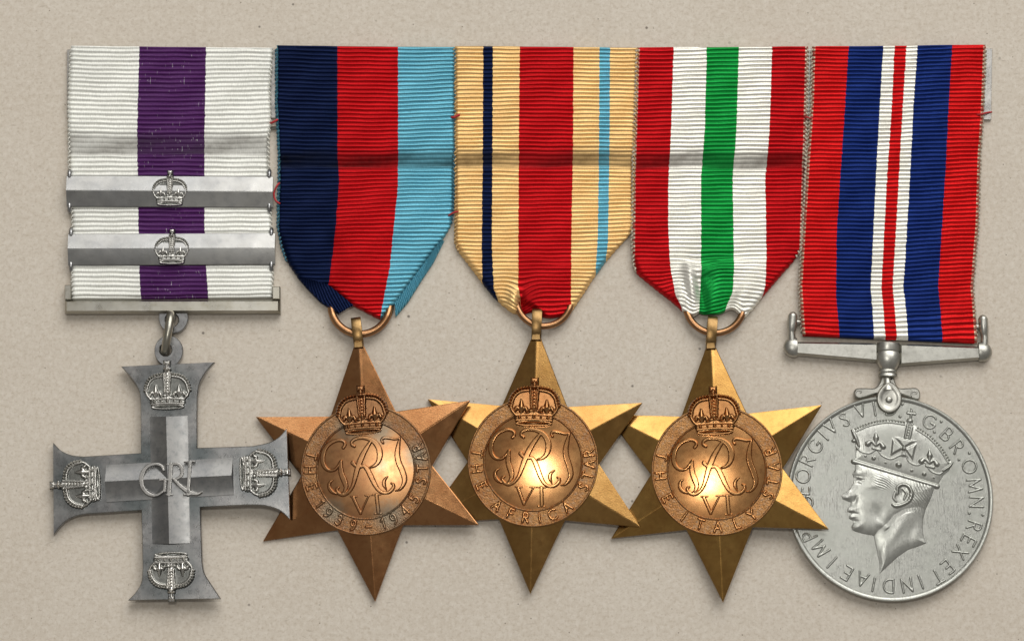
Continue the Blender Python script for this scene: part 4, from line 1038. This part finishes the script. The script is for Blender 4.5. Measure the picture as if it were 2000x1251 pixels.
def crown2():
    xs = np.arange(-90, 130, 0.7); ys = np.arange(180, 8, -0.7); X, Y = np.meshgrid(xs, ys)
    d = poly_dist(X, Y, CROWN)
    Z = np.where(d > 0, 0.6+2.4*dome_of(d, 26), np.maximum(d*1.2, -9))
    base = np.maximum(Z, 0)
    def add(c, hs, k=0.0):
        nonlocal Z
        v = seg_val(X, Y, Ez(c), hs); Z = np.where(v > -1.0, np.maximum(Z, base+v+k), Z)
    # rim along the brow
    add([(497, 418, 15), (974, 560, 15)], 0.75, 0.6)
    # arches with pearls
    for ap in ([(515, 246, 5), (600, 212, 5), (700, 196, 5), (795, 208, 5)], [(862, 236, 5), (930, 282, 5), (990, 345, 5), (1042, 428, 5)]):
        add(curve_pts(ap, 8), 1.0)
        pts = curve_pts(ap, 10)
        nrm = np.gradient(pts[:, :2], axis=0); nrm = np.stack([nrm[:, 1], -nrm[:, 0]], 1); nrm /= np.linalg.norm(nrm, axis=1)[:, None]
        dd = np.r_[0, np.cumsum(np.hypot(*np.diff(pts[:, :2], axis=0).T))]
        for t in np.arange(4, dd[-1], 16.5):
            q = [np.interp(t, dd, pts[:, 0])+14*np.interp(t, dd, nrm[:, 0]), np.interp(t, dd, pts[:, 1])+14*np.interp(t, dd, nrm[:, 1])]
            add([(q[0], q[1], 6.8)], 1.25, 0.3)
    # stem, orb and small cross
    add([(795, 285, 8), (812, 215, 9)], 0.9); add([(820, 288, 8), (836, 222, 9)], .9)
    for k in range(5): add([(806+4.5*k, 282-15*k, 5)], 1.0, .5)
    add([(826, 188, 19)], 0.7, .6); add([(812, 205, 5), (842, 205, 5)], 1, .8)
    add([(833, 165, 9), (838, 128, 9)], .9); add([(815, 142, 9), (858, 148, 9)], .9)
    for q in ((836, 118), (820, 132), (856, 136)): add([(*q, 6)], 1.2, .4)
    # cross pattee in front
    for arm in ([(787, 345), (735, 278), (862, 300)], [(787, 345), (722, 285), (708, 388)], [(787, 345), (862, 315), (836, 415)], [(787, 345), (760, 388), (815, 398)]):
        dt = poly_dist(X, Y, Ez(arm)); Z = np.where(dt > 0, np.maximum(Z, base+0.4+2.2*smooth1(dt/4.0)), Z)
    add([(787, 345, 13)], 1.0, 1.2)
    # fleurs-de-lis
    for fx, fy in ((630, 302), (936, 402)):
        add([(fx-2, fy-52, 2), (fx-2, fy-18, 17), (fx-4, fy+25, 9)], .8, .3)
        add(curve_pts([(fx-4, fy+25, 9), (fx-30, fy+2, 10), (fx-50, fy+16, 17)], 5), .75, .3)
        add(curve_pts([(fx-4, fy+25, 9), (fx+22, fy+10, 10), (fx+38, fy+32, 16)], 5), .75, .3)
        add([(fx-22, fy+42, 7), (fx+20, fy+52, 7)], .9, .4)
    # side fleur on the forehead edge and at the back
    add(curve_pts([(492, 240, 7), (512, 285, 12), (530, 330, 6)], 6), .9, .6); add([(500, 300, 12)], .8, .4); add([(520, 345, 9)], .8, .2)
    add(curve_pts([(1066, 424, 6), (1046, 448, 9), (1010, 470, 7)], 6), .9, .4)
    # scalloped band and jewels
    add(curve_pts([(512, 330, 4), (540, 362, 4), (590, 372, 4), (630, 352, 4), (660, 385, 4), (710, 405, 4), (760, 385, 4), (790, 375, 4), (815, 420, 4), (860, 440, 4), (905, 425, 4), (935, 470, 4), (985, 490, 4), (1020, 470, 4)], 6), .9, .2)
    for q, r in (((612, 400), 12), ((565, 388), 6), ((680, 425), 6), ((755, 438), 17), ((830, 470), 8), ((900, 490), 12), ((955, 510), 6)): add([(*q, r)], .75, .3)
    return field_mesh(X, Y, Z, low=-0.9)
v, f = crown2(); v[:, 2] += DZ-.4
mesh_obj('crown', v*S, f, M['nickel'], head)

# suspender of the round medal
og = np.array(loc)
def rmap(pts, z): return P(np.array(pts)[:, 0], np.array(pts)[:, 1], z)[:, :2]/S
def rprism(name, pts, z0, z1, bev, parent=rm, mat='nickel_plain'):
    p = rmap(pts, z1)
    if ((p[:, 0]*np.roll(p[:, 1], -1)-np.roll(p[:, 0], -1)*p[:, 1]).sum()) < 0: p = p[::-1]
    v, f = prism(p, z0, z1, bev)
    o = mesh_obj(name, v*S-og, f, M[mat], parent, autosmooth=30); fix_normals(o); return o
def rtube(name, pts, r, parent=rm, n=14, sz=1.0, mat='nickel_plain'):
    path = np.array([np.r_[P(x, y, z)[:2]/S, z] for x, y, z in pts])
    v, f = tube(path, r, n, sz=sz); o = mesh_obj(name, v*S-og, f, M[mat], parent, autosmooth=50); fix_normals(o); return o
sb = rprism('suspender_bar', [(1552, 666), (1716, 669), (1716, 706), (1552, 692)], 4, 21, 6)
rprism('suspender_bar', [(1757, 670), (1920, 676), (1920, 701), (1757, 713)], 4, 21, 6)
def ball_end(x, y, sgn):
    a = np.linspace(0, 1, 9)
    pts = [(x+sgn*t, y, 12.5) for t in (12, 11.5, 9, 5, 0, -6, -11, -14, -15)]
    rtube('end_cap', [(x+sgn*13.5, y, 12.5), (x+sgn*12.6, y, 12.5), (x+sgn*9.5, y, 12.5), (x+sgn*4, y, 12.5), (x-sgn*2, y, 12.5), (x-sgn*8, y, 12.5), (x-sgn*13, y, 12.5), (x-sgn*14, y, 12.5)],
          [1, 6, 12, 17, 19, 19.5, 18.5, 14], sz=0.62, n=20)
ball_end(1543.5, 678, -1); ball_end(1924, 687, 1)
for x0, y0, x1, y1, sgn in ((1547, 668, 1548, 616, -1), (1922, 676, 1920, 622, 1)):
    rtube('side_arm', curve_pts([(x0, y0, 13), (x0+sgn*1, y0-18, 13), (x1+sgn*1.5, y1+22, 14), (x1, y1+2, 14), (x1, y1-1, 13)], 6), np.interp(np.linspace(0, 1, 25), [0, .3, .55, .8, .95, 1], [7.5, 7, 9.5, 9.5, 7, 3]), sz=1.0)
rtube('cross_rod', [(1546, 628, 11), (1560, 629, 8), (1740, 634, 6), (1908, 638, 8), (1921, 637, 11)], 6.0)
# barrel, collar and claw
rtube('barrel', [(1735, 668, 17), (1735, 670, 17), (1735, 684, 17), (1735, 685, 17), (1735, 687, 17), (1735, 690, 17), (1735, 700, 17), (1735, 710, 17), (1734.5, 718, 17), (1734, 722, 17)], [17, 21.5, 22.5, 22, 20.5, 22.5, 24, 22, 17, 14], n=28, sz=0.72)
rtube('collar', [(1734, 720, 17), (1734, 723, 17), (1734, 727, 17), (1734, 729, 17), (1734, 731, 17), (1734, 735, 17), (1734, 738, 17)], [14, 18, 18.5, 16.5, 18.5, 19, 14], n=24, sz=0.7)
claw = rprism('claw', smooth_chain([(1722, 736), (1746, 736)], [(1746, 736), (1750, 748), (1757, 757), (1775, 757), (1790, 757), (1797, 765), (1797, 776), (1790, 780), (1762, 770), (1737, 766), (1710, 769), (1684, 777), (1671, 776), (1668, 766), (1673, 758), (1690, 757), (1708, 757), (1717, 748), (1721, 738)]), 4, 17, 2.5)
for sx, sy in ((1679, 766), (1787.5, 768)):
    a = np.linspace(0, 3.6*math.pi, 40)
    path = [(sx+(9.5-2.1*t/1.0*0.8)*math.cos(t+2), sy+(9.5-2.1*t*0.8)*math.sin(t+2)*.9, 17.0) for t in a if 9.5-1.68*t > 0.8]
    rtube('scroll', path, 1.5, claw, 8)
rtube('stem', [(1733, 734, 19), (1733, 742, 21), (1734, 752, 23), (1735, 762, 24)], [8, 6, 8, 12], claw, 16, sz=.7)
cl = []
n = 36
for (rx, ry, z) in ((25, 28, DZ+1), (25, 28, DZ+6), (22.5, 25.5, DZ+9.5), (18.5, 21, DZ+10), (15.5, 18, DZ+8.2), (12, 14, DZ+7.6), (7.5, 8.5, DZ+7.4)):
    for t in np.linspace(0, 2*math.pi, n, endpoint=False):
        pt = 1+0.20*max(0, math.sin(t))**6
        p = P(1737+rx*math.cos(t), 778-ry*pt*math.sin(t), DZ+8); cl.append((p[0], p[1], z*S))
f = grid_faces(7, n, True).tolist(); f.append([6*n+k for k in range(n)])
o = mesh_obj('claw_boss', np.array(cl)-og, f, M['nickel_plain'], claw, autosmooth=40); fix_normals(o)
c = P(1736.5, 780, DZ+8); a = np.linspace(0, math.pi/2, 7)
v, f = lathe([(7*math.cos(t), 4*math.sin(t)) for t in a[:-1]], 20); v[:, 2] += DZ+7
o = mesh_obj('rivet', v*S+np.array([c[0], c[1], 0])-og, f, M['nickel_plain'], claw); fix_normals(o)

# ------------------------------------------------------------------ red sewing threads
def thread_mat():
    m, nt, b = new_mat('red_thread')
    tc = node(nt, 'ShaderNodeTexCoord').outputs['Object']
    col = ramp(nt, noise(nt, tc, 4000, 2), [(0.3, (0.28, 0.01, 0.015)), (0.7, (0.55, 0.03, 0.035))])
    nt.links.new(col, b.inputs['Base Color']); b.inputs['Roughness'].default_value = 0.7
    return m
M['thread'] = thread_mat()
def thread(pts, label, r=1.7):
    path = curve_pts([np.r_[P(x, y, z)/S][:2].tolist()+[z] for x, y, z in pts], 6)
    v, f = tube(path, r, 8); c = path.mean(0)*S; c[2] = 0
    o = mesh_obj('sewing_thread', v*S-c, f, M['thread']); o.location = c
    tagged(o, label, 'thread', 'red sewing stitches holding the ribbons')
thread([(528, 241, 12), (533, 239, 18), (538, 236, 18), (543, 233, 13)], 'red stitch joining the white ribbon to the navy ribbon above their crease', 2.3)
thread([(546, 357, 14), (540, 364, 19), (535, 378, 17), (538, 391, 17), (547, 398, 14)], 'red looped thread beside the upper clasp end on the navy ribbon edge')
thread([(882, 229, 14), (887, 229, 19), (893, 226, 19), (897, 225, 14)], 'red stitch joining the light blue and sand ribbon edges above their crease', 2.3)
thread([(876, 421, 14), (882, 417, 18), (889, 414, 18), (895, 413, 14)], 'red stitch joining the light blue and sand ribbon edges low down')
thread([(1571, 230, 14), (1577, 229, 19), (1582, 231, 19), (1588, 229, 14)], 'dull red stitch joining the green-centred ribbon to the scarlet ribbon')
thread([(1908, 224, 14), (1916, 223, 19), (1928, 220, 12), (1937, 219, 6)], 'red thread tying the scarlet ribbon to the end of the pin bar')
